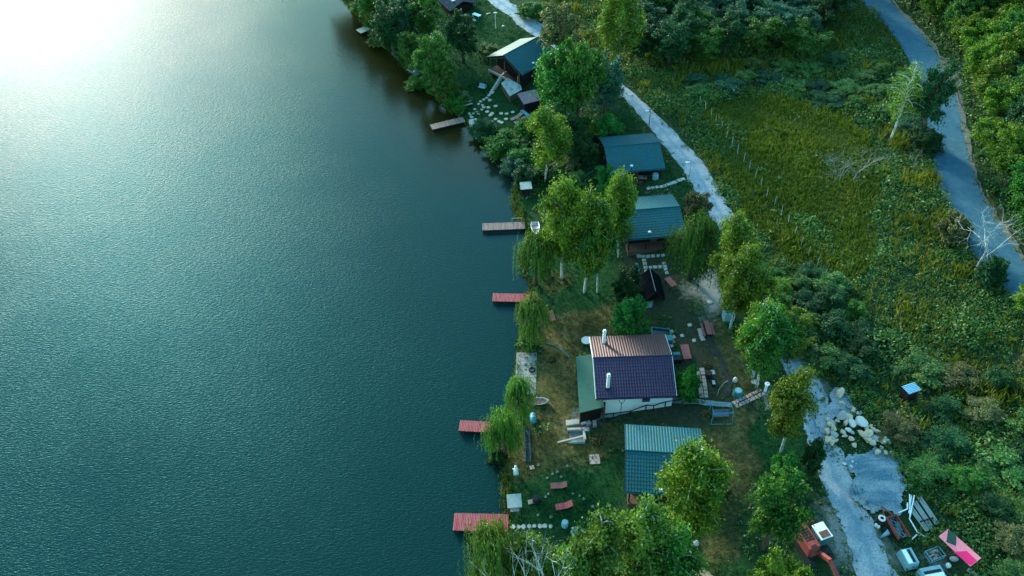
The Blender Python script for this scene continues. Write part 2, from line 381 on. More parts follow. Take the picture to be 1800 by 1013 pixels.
def gravelmat(name, base, pale, tuft, tr=.56, lane=False):
    m, n = NT(name); out = nd(n, 'ShaderNodeOutputMaterial'); b = nd(n, 'ShaderNodeBsdfPrincipled'); b.inputs['Roughness'].default_value = .95; b.inputs['Specular IOR Level'].default_value = .2
    tcs = nd(n, 'ShaderNodeTexCoord'); mps = nd(n, 'ShaderNodeMapping'); mps.inputs['Scale'].default_value = (.45, 1.5, 1) if not lane else (1, 1, 1); mps.inputs['Rotation'].default_value = (0, 0, R(-12)); n.links.new(tcs.outputs['Object'], mps.inputs[0])
    c = mixc(n, maprange(n, noise(n, .45, 5, vec=mps.outputs[0]), .42, .58), base, pale)
    c = mixc(n, maprange(n, noise(n, 9, 4), .3, .7, 0, 1), c, tuple(x*.62 for x in base), 'MIX') if False else c
    gsc = maprange(n, noise(n, 6.5, 4), .3, .7, .62, 1.3)
    mm = nd(n, 'ShaderNodeVectorMath', operation='SCALE'); n.links.new(c, mm.inputs[0]); n.links.new(gsc, mm.inputs['Scale'])
    c2 = mixc(n, maprange(n, noise(n, 1.3, 5), tr, tr+.06), mm.outputs[0], tuft)
    if lane:
        at = nd(n, 'ShaderNodeAttribute', attribute_name='tint'); sp = nd(n, 'ShaderNodeSeparateColor'); n.links.new(at.outputs['Color'], sp.inputs[0])
        nz = noise(n, 1.1, 5)
        def band(lo, hi, a, k):
            e = nd(n, 'ShaderNodeMath', operation='MULTIPLY_ADD'); n.links.new(nz, e.inputs[0]); e.inputs[1].default_value = a
            n.links.new(sp.outputs[0], e.inputs[2]); return maprange(n, e.outputs[0], lo, hi, *k)
        c2 = mixc(n, band(.48, .30, .45, (0, .5)), c2, (.12, .245, .32))            # bluish crushed stone down the middle
        c2 = mixc(n, band(1.22, 1.42, .6, (0, .9)), c2, (.075, .085, .045))         # dirt and weeds creeping in from the verge
    n.links.new(c2, b.inputs['Base Color'])
    bp = nd(n, 'ShaderNodeBump'); bp.inputs['Strength'].default_value = .8; bp.inputs['Distance'].default_value = .06
    n.links.new(noise(n, 8, 3), bp.inputs['Height']); n.links.new(bp.outputs[0], b.inputs['Normal']); n.links.new(b.outputs[0], out.inputs[0]); return m
GRAVEL = gravelmat('gravel', (.23, .315, .37), (.36, .42, .45), (.14, .18, .16), .68, True)
GRUP = [((838,-40),(872,-45)),((850,-5),(890,-2)),((888,25),(916,15)),((930,58),(946,38)),((968,82),(980,58)),((1015,112),(1030,92)),((1060,142),(1072,128)),
 ((1090,168),(1105,158)),((1121,202),(1152,198)),((1165,252),(1200,248)),((1203,303),(1243,297)),((1220,335),(1262,330)),((1241,370),(1281,364)),
 ((1262,400),(1300,392)),((1282,432),(1322,424)),((1302,480),(1338,472)),((1325,540),(1362,530)),((1352,600),(1392,592)),((1382,655),(1420,640)),((1404,715),(1450,692)),
 ((1416,765),(1456,760)),((1430,812),(1482,800)),((1458,877),(1514,880)),((1480,930),(1542,935)),((1508,1010),(1572,1010)),((1540,1090),(1615,1090))]
strip('gravel_road', GRUP, GRAVEL, .05, 8, .13, 'pale gravel lane winding past the cabins')
ASPM = mat('asphalt', (.030, .125, .195), .9, .16, .22, col2=(.065, .165, .22), bump=.3, bscale=30, spec=.3, amt2=.9)
strip('asphalt_road', ASPH, ASPM, .06, 8, .05, 'blue grey asphalt road curving along the wooded slope')
SHO = [((r[0]-2, r[1]), (r[0]+4, r[1]-1)) for l, r in ASPH]
strip('road_shoulder', SHO, mat('shoulder_gravel', (.15, .17, .16), .95, .3, 2., col2=(.08, .08, .05), amt2=.8), .09, 2, .18, 'pale gravel shoulder along the asphalt road', cat='road shoulder')
SHL = [((l[0]-1, l[1]), (l[0]+6, l[1])) for l, r in ASPH[7:11]]
strip('road_edge', SHL, mat('worn_edge', (.15, .20, .22), .95, .3, 1.2, col2=(.1, .15, .17), amt2=.9), .08, 2, .3, 'pale worn edge of the asphalt road', cat='road edge')
def patch(name, px, m, lift, label, cat, mound=0., jit=.6, step=.2):
    pl = poly(px); c = pl.mean(0); lo, hi = pl.min(0)-1, pl.max(0)+1
    xs, ys = np.arange(lo[0], hi[0], step), np.arange(lo[1], hi[1], step)
    X, Y = np.meshgrid(xs, ys, indexing='ij'); Q = np.stack([X.ravel(), Y.ravel()], 1)
    Qn = Q+np.stack([vnoise(Q[:, 0], Q[:, 1], 1.6, 31), vnoise(Q[:, 0], Q[:, 1], 1.6, 32)], 1)*jit+np.stack([vnoise(Q[:, 0], Q[:, 1], .55, 33), vnoise(Q[:, 0], Q[:, 1], .55, 34)], 1)*.45+np.stack([vnoise(Q[:, 0], Q[:, 1], 5., 35), vnoise(Q[:, 0], Q[:, 1], 5., 36)], 1)*.25
    ins = pip(Qn, pl); d = dline(Q, np.vstack([pl, pl[:1]]))
    H = hgt(Q)+lift+mound*np.clip(d/2.2, 0, 1)*(.75+.35*vnoise(Q[:, 0], Q[:, 1], 1.3, 8))
    idx = np.arange(len(Q)).reshape(X.shape); keep = (ins.reshape(X.shape)[:-1, :-1] | ins.reshape(X.shape)[1:, 1:])
    F = np.stack([idx[:-1, :-1], idx[1:, :-1], idx[1:, 1:], idx[:-1, 1:]], -1)[keep]
    me = npmesh(name, np.column_stack([Q, H]), F, m); me.polygons.foreach_set('use_smooth', [True]*len(me.polygons))
    o = bpy.data.objects.new(name, me); COL.objects.link(o); return tag(o, label, cat, kind='structure')
patch('gravel_patch', [(1436,742),(1446,710),(1464,692),(1482,692),(1499,715),(1491,738),(1470,745),(1455,770),(1440,765)], gravelmat('gravel_grey', (.23, .30, .34), (.34, .38, .40), (.15, .14, .12), .64), .14, 'grey gravel spread above the boulders', 'gravel', .25)
patch('gravel_yard', [(1488,806),(1520,796),(1562,802),(1584,818),(1588,846),(1576,872),(1562,900),(1535,897),(1512,882),(1500,840)], gravelmat('gravel_blue', (.10, .20, .27), (.27, .35, .39), (.10, .12, .10), .68), .14, 'blue grey gravel heap beside the lane', 'gravel', .5)
DP = [((1183,948),(1191,945)),((1192,965),(1206,960)),((1203,985),(1222,978)),((1216,1005),(1240,997)),((1240,1050),(1268,1040))]
strip('dirt_path', DP, mat('path_dirt', (.33, .27, .20), .95, .3, 1.5, col2=(.12, .12, .05), amt2=.9), .05, 3, .2, 'trodden dirt path under the trees at the lower edge', cat='path')
# ------------------------------------------------------------------ foliage templates (10 m tall, 3 m crown radius)
def diamonds(C, Nn, S, asp=.6, tang=None, rg=RNG):
    n = len(C); Nn = Nn/np.linalg.norm(Nn, axis=1)[:, None]
    t = rg.normal(size=(n, 3)) if tang is None else tang+rg.normal(size=(n, 3))*.25
    a = t-(t*Nn).sum(1)[:, None]*Nn; a /= np.linalg.norm(a, axis=1)[:, None]+1e-9; b = np.cross(Nn, a)
    S = np.asarray(S)[:, None]
    V = np.stack([C-a*S, C-b*S*asp, C+a*S, C+b*S*asp], 1).reshape(-1, 3)
    return V, np.arange(4*n).reshape(-1, 4)
def leafmesh(name, C, Nn, S, T, m, asp=.6, tang=None):
    V, F = diamonds(C, Nn, S, asp, tang)
    tint = np.zeros((len(V), 4)); tint[:, 3] = 1
    tint[:, 0] = np.repeat(np.clip(T, 0, 1), 4); tint[:, 1] = np.repeat(RNG.random(len(C)), 4)
    return npmesh(name, V, F, m, tint)
def blobs(cs, rs, dens, size, rg, squash=.85, up=.35):
    C = []; Nn = []; T = []
    for (c, r) in zip(cs, rs):
        k = max(20, int(dens*r*r)); d = rg.normal(size=(k, 3)); d /= np.linalg.norm(d, axis=1)[:, None]
        rr = r*(1.04-np.abs(rg.normal(0, .26, k))+(rg.random(k) < .2)*rg.uniform(0, .55, k))
        p = np.array(c)+d*rr[:, None]*np.array([1, 1, squash])
        C.append(p); Nn.append(d*.7+rg.normal(size=(k, 3))*.55+np.array([0, 0, up])); T.append(np.clip(rg.normal(.48, .3)+rg.normal(0, .22, k), 0, 1))
    C = np.concatenate(C); return C, np.concatenate(Nn), rg.uniform(.6, 1.25, len(C))*size, np.concatenate(T)
def shoots(cs, rs, k, ln, dens, rg, zc, upw=.5):
    """ragged twigs of leaves sticking out of the clumps"""
    C = []; T = []
    for _ in range(k):
        i = rg.integers(len(cs)); c = np.array(cs[i]); d = (c-np.array([0, 0, zc]))*np.array([1, 1, .8])+rg.normal(0, 1.1, 3)+np.array([0, 0, upw]); d /= np.linalg.norm(d)
        L = rg.uniform(.4, 1)*ln; m = int(dens*L); t = rg.random(m); p = c+d*(rs[i]*.7+t[:, None]*L)+rg.normal(0, .16, (m, 3)); p[:, 2] -= t*t*L*.3; C.append(p); T.append(np.full(m, rg.normal(.6, .28)))
    C = np.concatenate(C); return C, rg.normal(size=C.shape)+np.array([0, 0, .5]), np.clip(np.concatenate(T)+rg.normal(0, .15, len(C)), 0, 1)
def merge(b, s, size, rg): return np.concatenate([b[0], s[0]]), np.concatenate([b[1], s[1]]), np.concatenate([b[2], rg.uniform(.6, 1.25, len(s[0]))*size]), np.concatenate([b[3], s[2]])
M_BARK = mat('bark', (.09, .07, .05), .95, .3, 2); M_WHITE = mat('birch_bark', (.62, .66, .64), .8, .15, 2.5, col2=(.08, .08, .08), amt2=.75)
M_TWIG = mat('pale_twig', (.52, .55, .50), .9, .2, 2)
LG = {
 'dark': leafmat('leaf_dark', (.006, .040, .014), (.024, .11, .03), (.07, .15, .05)),
 'green': leafmat('leaf_green', (.010, .075, .014), (.06, .20, .022), (.14, .28, .04)),
 'bright': leafmat('leaf_bright', (.008, .13, .025), (.03, .25, .035), (.14, .30, .03)),
 'yellow': leafmat('leaf_yellow', (.034, .105, .009), (.15, .25, .014), (.27, .32, .035)),
 'olive': leafmat('leaf_olive', (.045, .07, .018), (.16, .17, .05), (.32, .29, .14)),
 'willow': leafmat('leaf_willow', (.03, .12, .016), (.12, .25, .03), (.22, .32, .06)),
 'teal': leafmat('leaf_teal', (.007, .055, .03), (.028, .13, .06), (.12, .19, .11)),
 'scrub': leafmat('leaf_scrub', (.010, .082, .02), (.085, .21, .036), (.26, .33, .11)),
 'hill': leafmat('leaf_hill', (.025, .10, .010), (.12, .22, .012), (.24, .28, .02)),
}
TPL = {}
def broad(seed, nb=46, size=.15, dens=640):
    rg = np.random.default_rng(seed); cs = []; rs = []
    while len(cs) < nb:
        d = rg.normal(size=3); d /= np.linalg.norm(d); k = rg.uniform(.35, 1)**.6
        z = 6.2+d[2]*k*3.1
        if z < 2.6: continue
        cs.append((d[0]*k*2.25, d[1]*k*2.25, z)); rs.append(rg.uniform(.35, .98)*(1.05-.03*(z-6)))
    t = MB(); t.tube([(0, 0, -.3), (.1, .05, 2), (.05, -.05, 4), (0, 0, 7)], [.3, .22, .17, .05], 7)
    for c in cs[:9]:
        b = (0, 0, max(1.8, c[2]-2.6-rg.uniform(0, 1))); t.tube([b, (c[0]*.5, c[1]*.5, (b[2]+c[2])/2+.1), c], [.11, .07, .03], 5)
    t.smooth = True
    return (t.mesh('trunk', M_BARK), leafmesh('crown', *merge(blobs(cs, rs, dens, size, rg), shoots(cs, rs, 170, 1.25, 42, rg, 5.5), size, rg), LG['green']), None)
def birch(seed, size=.125, nbr=40, sparse=1.0):
    rg = np.random.default_rng(seed); t = MB(); t.smooth = True; bend = rg.normal(0, .25, 2)
    def tr(z): k = z/10; return np.array([bend[0]*math.sin(k*3)+.2*bend[1]*k, bend[1]*math.sin(k*2.5), z])
    zs = np.linspace(-.3, 9.7, 9); t.tube([tr(z) for z in zs], np.interp(zs, [0, 10], [.17, .025]), 7)
    br = MB(); C = []; T = []
    for i in range(nbr):
        z = 2.7+6.9*(i+rg.random())/nbr; a = rg.uniform(0, 6.283); env = np.interp(z, [2.7, 4.8, 7, 9.7], [1.5, 2.7, 2.35, .5])
        L = env*rg.uniform(.7, 1.1); p0 = tr(z); pts = [p0]; di = np.array([math.cos(a), math.sin(a), .95]); 
        for s in range(4):
            pts.append(pts[-1]+di/np.linalg.norm(di)*L/3.4); di = di+np.array([rg.normal(0, .15), rg.normal(0, .15), -.45])
        br.tube(pts, [.06, .045, .034, .022, .012], 4, False)
        tone = rg.normal(.5, .3); pts = np.array(pts); k = int(200*L*sparse)
        u = np.clip(rg.beta(2.2, 1.3, k), 0, .999)*4; ii = u.astype(int); q = pts[ii]+(pts[ii+1]-pts[ii])*(u-ii)[:, None]
        q = q+rg.normal(0, .28, (k, 3)); q[:, 2] -= np.abs(rg.normal(0, .42, k)); C.append(q); T.append(np.clip(tone+rg.normal(0, .18, k), 0, 1))
    C = np.concatenate(C); n = len(C)
    return (t.mesh('trunk', M_WHITE), leafmesh('crown', C, rg.normal(size=(n, 3))+np.array([0, 0, .5]), rg.uniform(.6, 1.3, n)*size, np.concatenate(T), LG['yellow'], .65), br.mesh('branches', M_TWIG))
def willow(seed, size=.19):
    rg = np.random.default_rng(seed); t = MB(); t.smooth = True
    t.tube([(0, 0, -.3), (.1, 0, 2.5), (0, .1, 5)], [.35, .28, .18], 7); C = []; T = []; Tg = []
    for i in range(24):
        a = rg.uniform(0, 6.283); rr = rg.uniform(.3, 2.8); h = 9.6-.62*rr*rr*rg.uniform(.75, 1.25)
        tip = np.array([math.cos(a)*rr, math.sin(a)*rr, h]); t.tube([(0, .1, 4.6), (tip[0]*.4, tip[1]*.4, h*.9), tip], [.14, .08, .03], 5)
        tone = rg.normal(.5, .2)
        for s in range(28):
            c = tip+np.append(rg.normal(0, .62, 2), rg.normal(-.1, .25)); L = rg.uniform(.7, 3.9); L = min(L, c[2]-.4); k = int(L*7)
            out = c[:2]/(np.linalg.norm(c[:2])+.3); zz = np.linspace(0, L, k)
            p = np.column_stack([c[0]+out[0]*.22*np.sqrt(zz), c[1]+out[1]*.22*np.sqrt(zz), c[2]-zz])+rg.normal(0, .07, (k, 3)); C.append(p)
            T.append(np.clip(tone+rg.normal(0, .1, k)-(zz/L-.4)*.25, 0, 1)); Tg.append(np.tile([out[0]*.3, out[1]*.3, -1.], (k, 1)))
    C = np.concatenate(C); n = len(C); out = C*np.array([1, 1, 0]); out[:, 2] = .6
    return (t.mesh('trunk', M_BARK), leafmesh('crown', C, out+rg.normal(size=(n, 3))*.4, rg.uniform(.7, 1.3, n)*size, np.concatenate(T), LG['willow'], .30, np.concatenate(Tg)), None)
def bush(seed, nb=34, size=.24, dens=380):
    """10 m tall template, meant to be scaled down: dome of clumps reaching the ground"""
    rg = np.random.default_rng(seed); cs = []; rs = []
    for i in range(nb):
        a = rg.uniform(0, 6.283); k = math.sqrt(rg.random()); z = rg.uniform(1.6, 8.2)*(1-.45*k*k)+.3
        cs.append((math.cos(a)*k*2.2, math.sin(a)*k*2.2, z)); rs.append(rg.uniform(.35, 1.0))
    C, Nn, S, T = merge(blobs(cs, rs, dens*2.2, size*.8, rg, 1.9), shoots(cs, rs, 150, 2.0, 34, rg, 1., 1.2), size*.8, rg)
    t = MB()
    for c in cs[:5]: t.tube([(0, 0, -.5), (c[0]*.5, c[1]*.5, c[2]*.6), c], [.14, .09, .03], 5)
    return (t.mesh('stem', M_BARK), leafmesh('foliage', C, Nn, S, T, LG['green']), None)
def bare(seed, dep=5, m=None):
    rg = np.random.default_rng(seed); t = MB(); 
    def grow(p, d, L, r, lv):
        q = p+d*L*.5+rg.normal(0, .03*L, 3); e = q+d*L*.5+rg.normal(0, .05*L, 3); t.tube([p, q, e], [r, r*.8, r*.55], 5 if lv < 2 else 3, False)
        if lv >= dep: return
        for k in range(rg.integers(2, 4)+(lv == 0)*2):
            nd_ = d+rg.normal(0, .6, 3)+np.array([0, 0, .12]); nd_ /= np.linalg.norm(nd_); s = p+(e-p)*rg.uniform(.55, 1)
            grow(s, nd_, L*rg.uniform(.58, .85), r*.55, lv+1)
    grow(np.array([0, 0, -.2]), np.array([.02, 0, 1.]), 3.3, .095, 0)
    return (t.mesh('trunk', m or M_WHITE), None, None)
BROAD = [broad(100+i, 24+3*i) for i in range(4)]
BIRCH = [birch(200+i) for i in range(4)]
BSPARSE = [birch(260, sparse=.14)]
WIL = [willow(300+i) for i in range(3)]
BUSH = [bush(400+i) for i in range(4)]
BARE = [bare(500+i) for i in range(2)]; BGREY = [bare(510+i, 5, mat('grey_twig', (.20, .23, .22), .9, .2, 2)) for i in range(2)]
TK = {'broad': BROAD, 'birch': BIRCH, 'sparse': BSPARSE, 'willow': WIL, 'bush': BUSH, 'bare': BARE, 'grey': BGREY}
NTREE = [0]; KR = {'broad': 3.15, 'birch': 2.55, 'sparse': 2.6, 'willow': 3.0, 'bush': 3.1, 'bare': 1.9, 'grey': 1.9}
def tree(kind, base, top, hw, tone, label, name='tree', cat='tree', group=None, rz=None, lean=(0, 0), v=None):
    """base / top in photo pixels (foot and tip), hw = crown half-width in pixels at the foot's distance"""
    b = P(*base); dep = proj(b)[2]; H = 8.0
    lo, hi = .3, 30
    for _ in range(30):
        H = (lo+hi)/2
        if proj(b+Vector((0, 0, H)))[1] > top[1]: lo = H
        else: hi = H
    rad = hw*dep/FPX; NTREE[0] += 1; i = NTREE[0]
    tp = TK[kind]; trunk, crown, br = tp[(i if v is None else v) % len(tp)]
    e = thing(name, label, cat, b, (i*2.4) % 6.28 if rz is None else rz, group, (rad/KR[kind], rad/KR[kind], H/9.8))
    if lean != (0, 0): e.rotation_euler = (lean[0], lean[1], e.rotation_euler[2])
    pn = 'stem' if kind == 'bush' else 'trunk'; cn = 'foliage' if kind == 'bush' else 'crown'
    to = bpy.data.objects.new(pn, trunk); COL.objects.link(to); to.parent = e
    if crown:
        co = bpy.data.objects.new(cn, crown); COL.objects.link(co); co.parent = e
        co.material_slots[0].link = 'OBJECT'; co.material_slots[0].material = LG[tone]
    if br:
        bo = bpy.data.objects.new('branches', br); COL.objects.link(bo); bo.parent = e
    return e
# ------------------------------------------------------------------ trees one can point to
GB = 'birches among the cabins'; GW = 'willows along the shore'
TREES = [
 # lake shore, top left
 ('broad',(640,22),(598,-60),38,'dark','dark leafy tree leaning over the water at the far upper shore','shore_tree','tree',None),
 ('broad',(668,58),(655,-6),26,'yellow','yellow green tree just above the white jetty','shore_tree','tree',None),
 ('broad',(708,82),(700,0),30,'teal','thin dark tree on the bank between the white jetty and the fishing platform','shore_tree','tree',None),
 ('broad',(752,78),(742,-20),40,'green','wide green tree on the lawn left of the half seen building','tree','tree',None),
 ('broad',(765,165),(762,62),33,'green','green tree on the bank right of the cluttered fishing platform','shore_tree','tree',None),
 ('broad',(815,110),(812,24),33,'dark','round dark tree on the lawn below the half seen building','tree','tree',None),
 ('broad',(617,-2),(602,-95),46,'dark','tree cut by the upper edge at the far end of the shore','shore_tree','tree',None),
 ('broad',(656,47),(650,-45),40,'green','tall green tree on the bank behind the white jetty','shore_tree','tree',None),
 ('broad',(694,94),(690,4),36,'dark','dark tree standing at the water right of the white jetty','shore_tree','tree',None),
 ('broad',(727,128),(724,52),26,'green','slim green tree directly above the fishing platform','shore_tree','tree',None),
 ('broad',(786,186),(787,108),26,'green','green waterside tree above the brown jetty','shore_tree','tree',None),
 ('bush',(672,75),(668,55),22,'green','low green bush at the root of the white jetty','bush','bush',None),
 ('bush',(738,150),(736,132),24,'green','green waterside bush below the fishing platform','bush','bush',None),
 ('bush',(716,100),(712,80),20,'teal','dull teal bush on the bank above the fishing platform','bush','bush',None),
 ('bush',(800,195),(797,168),20,'bright','bright green bush at the water beside the wooden bench','bush','bush',None),
 ('bush',(858,95),(856,78),20,'green','green bush behind the left eave of the uppermost cabin','bush','bush',None),
 ('bush',(852,238),(850,212),24,'dark','dark bush beside the stone landing','bush','bush',None),
 ('bush',(888,268),(884,232),34,'green','broad green shrub on the shore under the two red loungers','bush','bush',None),
 ('bush',(906,305),(902,275),24,'teal','dusky shrub on the shore below the broad green one','bush','bush',None),
 ('bush',(925,325),(930,290),22,'dark','dark shrub at the foot of the tall upper birch','bush','bush',None),
 ('birch',(958,318),(948,188),36,'yellow','tall yellow birch with its pale trunk showing below the two red loungers','birch','tree',GB),
 # around the uppermost cabin
 ('broad',(985,112),(982,8),42,'olive','olive brown tree behind the roof of the uppermost cabin','tree','tree',None),
 ('broad',(990,222),(992,78),52,'green','large green tree hiding the right side of the uppermost cabin','tree','tree',None),
 ('broad',(1015,235),(1020,66),42,'green','green tree standing behind the largest one by the lane','tree','tree',None),
 ('broad',(1062,205),(1062,100),38,'teal','dark bluish tree overhanging the gravel lane','tree','tree',None),
 ('birch',(1082,125),(1078,-40),40,'yellow','yellow birch with white trunk at the top edge beyond the lane','birch','tree',None),
 ('bush',(935,30),(932,2),24,'green','green bush on the far side of the lane at the top edge','bush','bush',None),
 ('broad',(985,275),(990,190),32,'dark','dark tree in the hollow below the largest green tree','tree','tree',None),
 ('broad',(1020,290),(1020,230),30,'dark','dark bushy tree left of the all teal cabin','tree','tree',None),
 ('bush',(1066,248),(1062,196),26,'bright','bright green bush behind the all teal cabin','bush','bush',None),
 ('bush',(1048,250),(1048,214),17,'yellow','small yellow bush at the upper corner of the all teal cabin','bush','bush',None),
 ('bush',(1064,330),(1062,288),21,'bright','round bright green bush at the front corner of the all teal cabin','bush','bush',None),
 ('bush',(1058,352),(1056,326),17,'bright','smaller bright green bush below the round one','bush','bush',None),
 ('bush',(1002,300),(1000,272),20,'olive','brownish thicket between the tall upper birch and the all teal cabin','bush','bush',None),
 ('bush',(1040,322),(1030,306),20,'dark','dark shrub beside the picket fence','bush','bush',None),
 # the birch group in the middle
 ('birch',(988,490),(978,310),40,'yellow','leftmost birch of the clump above the second red jetty','birch','tree',GB),
 ('birch',(1027,515),(1026,336),40,'yellow','thickest birch of the clump with its white foot in the clearing','birch','tree',GB),
 ('birch',(1087,452),(1096,304),34,'yellow','slender yellow birch in front of the silver ridge cabin','birch','tree',GB),
 ('birch',(1050,515),(1034,352),30,'green','green birch tucked behind the thickest one','birch','tree',GB),
 ('willow',(942,500),(938,412),34,'willow','yellow willow on the shore left of the birch clump','willow','tree',GW),
 ('willow',(1212,490),(1213,378),42,'green','big dark weeping willow beside the silver ridge cabin','willow','tree',None),
 ('bush',(1222,385),(1225,335),28,'olive','pale olive bush behind the big weeping willow','bush','bush',None),
 ('bush',(1100,525),(1098,466),26,'dark','dark bush left of the black tent roofed shed','bush','bush',None),
 ('bush',(1105,590),(1105,518),31,'bright','dense round green bush behind the pinkish roof','round_bush','bush',None),
 ('bush',(1202,695),(1201,644),26,'bright','round bright bush at the right wall of the purple roofed house','round_bush','bush',None),
 ('bush',(925,612),(922,592),18,'willow','yellow bush on the bank at the head of the grey jetty','bush','bush',None),
 ('willow',(938,596),(938,524),30,'willow','weeping willow between the second red jetty and the grey jetty','willow','tree',GW),
 ('willow',(914,736),(914,668),27,'willow','weeping willow over the lower end of the grey jetty','willow','tree',GW),
 ('willow',(888,802),(884,722),32,'willow','large weeping willow hiding the foot of the third red jetty','willow','tree',GW),
 ('bush',(872,808),(868,786),16,'dark','dark shrub dipping into the water below the large shore willow','bush','bush',None),
 # along the lane
 ('birch',(1264,532),(1268,378),38,'yellow','birch with white foot at the bend of the lane','birch','tree','birches along the lane'),
 ('birch',(1283,578),(1320,430),36,'yellow','curved birch beside the blue and white tank','birch','tree','birches along the lane'),
 ('birch',(1323,664),(1340,535),40,'yellow','left one of two birches with crooked white feet','birch','tree','birches along the lane'),
 ('birch',(1330,682),(1362,540),38,'green','right one of two birches with crooked white feet','birch','tree','birches along the lane'),
 ('birch',(1372,795),(1392,650),38,'yellow','birch by the lane left of the boulder heap','birch','tree','birches along the lane'),
 ('birch',(1320,560),(1318,472),30,'yellow','thin birch over the narrow part of the lane','birch','tree','birches along the lane'),
 ('broad',(1358,650),(1385,556),34,'green','green tree right of the pair of crooked birches','tree','tree',None),
 ('bush',(1420,830),(1418,762),17,'dark','almost black upright bush at the edge of the lane','bush','bush',None),
 ('bush',(1370,855),(1372,808),34,'bright','green bush under the birch left of the boulder heap','bush','bush',None),
 ('broad',(1340,965),(1342,840),54,'green','broad green tree above the red backhoe','tree','tree',None),
 ('broad',(1335,1105),(1335,985),48,'yellow','yellow green tree at the lower edge left of the red backhoe','tree','tree',None),
 ('birch',(1201,948),(1205,782),56,'yellow','wide birch covering the corner of the lowest cabin','birch','tree',None),
 ('bush',(1258,890),(1262,838),26,'olive','olive bush beside the wide birch of the lowest cabin','bush','bush',None),
 # lower edge
 ('willow',(878,1095),(872,925),50,'willow','large yellow willow at the root of the lowest red jetty','willow','tree',None),
 ('birch',(940,1085),(945,945),46,'willow','yellow crown behind the dead white tree at the lower edge','tree','tree',None),
 ('birch',(1040,1100),(1036,912),52,'willow','green birch right of the dead white tree','birch','tree','birches at the lower edge'),
 ('birch',(1108,1085),(1098,890),54,'willow','tall green birch with pale branches below the lowest cabin','birch','tree','birches at the lower edge'),
 ('birch',(1160,1075),(1160,935),48,'green','leafy green tree between the tall lower birch and the dirt path','tree','tree',None),
 ('birch',(1000,1120),(1000,975),52,'willow','green tree cut by the lower edge under the dead white tree','tree','tree',None),
 ('bush',(1155,922),(1158,898),26,'green','low green bush before the porch of the lowest cabin','bush','bush',None),
 ('bare',(952,1150),(942,915),52,None,'dead white tree with bare spreading branches at the lower edge','dead_tree','tree',None),
 # by the asphalt
 ('sparse',(1565,247),(1598,108),34,'yellow','thin leaning birch with white trunk beside the asphalt road','birch','tree',None),
 ('broad',(1612,252),(1630,112),34,'dark','dark tree overhanging the asphalt road','tree','tree',None),
 ('bush',(1625,262),(1622,225),26,'dark','dark bush at the foot of the tree over the asphalt','bush','bush',None),
 ('bare',(1713,478),(1722,350),40,None,'bare white tree standing at the edge of the asphalt road','dead_tree','tree',None),
 ('bush',(1668,420),(1664,372),28,'olive','reddish green bush left of the bare white tree','bush','bush',None),
 ('bush',(1738,500),(1736,452),24,'dark','dark bush below the bare white tree at the road edge','bush','bush',None),
 ('grey',(1475,320),(1478,262),24,None,'left grey leafless shrub in the olive field','dead_shrub','shrub',None),
 ('grey',(1500,318),(1506,262),26,None,'right grey leafless shrub in the olive field','dead_shrub','shrub',None),
 ('grey',(1604,300),(1606,252),10,None,'lone dead sapling near the asphalt road','dead_shrub','shrub',None),
 ('broad',(1800,570),(1800,478),42,'yellow','yellow green tree covering the end of the asphalt road','tree','tree',None),
 ('broad',(1800,680),(1795,590),36,'olive','olive tree at the right edge below the asphalt road','tree','tree',None),
]
for (k, b, t, hw, tone, lab, nm, ct, gr) in TREES: tree(k, b, t, hw, tone, lab, nm, ct, gr)
def wtree(kind, x, y, H, rad, tone, label, name, group, cat='tree'):
    z = h1(x, y); b = proj((x, y, z)); NTREE[0] += 1; i = NTREE[0]
    trunk, crown, br = TK[kind][i % len(TK[kind])]
    e = thing(name, label, cat, (x, y, z), (i*2.4) % 6.28, group, (rad/2.9, rad/2.9, H/9.8))
    for nm_, me_ in (('stem' if kind == 'bush' else 'trunk', trunk), ('foliage' if kind == 'bush' else 'crown', crown)):
        o = bpy.data.objects.new(nm_, me_); COL.objects.link(o); o.parent = e
        if me_ is crown: o.material_slots[0].link = 'OBJECT'; o.material_slots[0].material = LG[tone]
    return e
def pois(pl, dist, seed, tries=4000, cond=None):
    rg = random.Random(seed); lo, hi = pl.min(0), pl.max(0); out = []
    for _ in range(tries):
        p = np.array([rg.uniform(lo[0], hi[0]), rg.uniform(lo[1], hi[1])])
        if all(np.hypot(*(p-q)) > dist for q in out):
            if pip([p], pl)[0] and (cond is None or cond(p)): out.append(p)
    return out
rg = random.Random(3)
def hillok(p):
    d = dline([p], AR)[0]; q = proj((p[0], p[1], h1(*p)))
    return 2.3 < d < 60 and q[0] < 1930 and q[1] > -160 and q[1] < 760
hp = np.array(AR.tolist()[::-1]+[[AR[0][0]-5, 215], [150, 230], [150, 20], [AR[-1][0], 20]])
for p in pois(hp, 3.4, 5, 22000, hillok):
    H = rg.uniform(5.5, 10)+min(2.5, dline([p], AR)[0]*.12); wtree('broad', p[0], p[1], H, rg.uniform(2.3, 3.9), rg.choice(['hill', 'hill', 'hill', 'green', 'yellow', 'dark']),
        'leafy tree in the dense wood on the slope beyond the asphalt road', 'forest_tree', 'trees of the wood beyond the asphalt road')
fp = poly([(1100,60),(1125,110),(1190,128),(1250,118),(1330,112),(1400,110),(1440,70),(1480,20),(1440,-70),(1110,-70)])
for p in pois(fp, 4.4, 8, 3000):
    wtree('broad', p[0], p[1], rg.uniform(5, 8.5), rg.uniform(2.6, 4), rg.choice(['dark', 'dark', 'teal', 'green']),
        'dark leafy tree in the thicket at the upper edge between lane and asphalt road', 'thicket_tree', 'trees of the upper thicket')
bp1 = poly([(1395,505),(1440,470),(1480,540),(1545,600),(1530,660),(1450,660),(1400,600)])
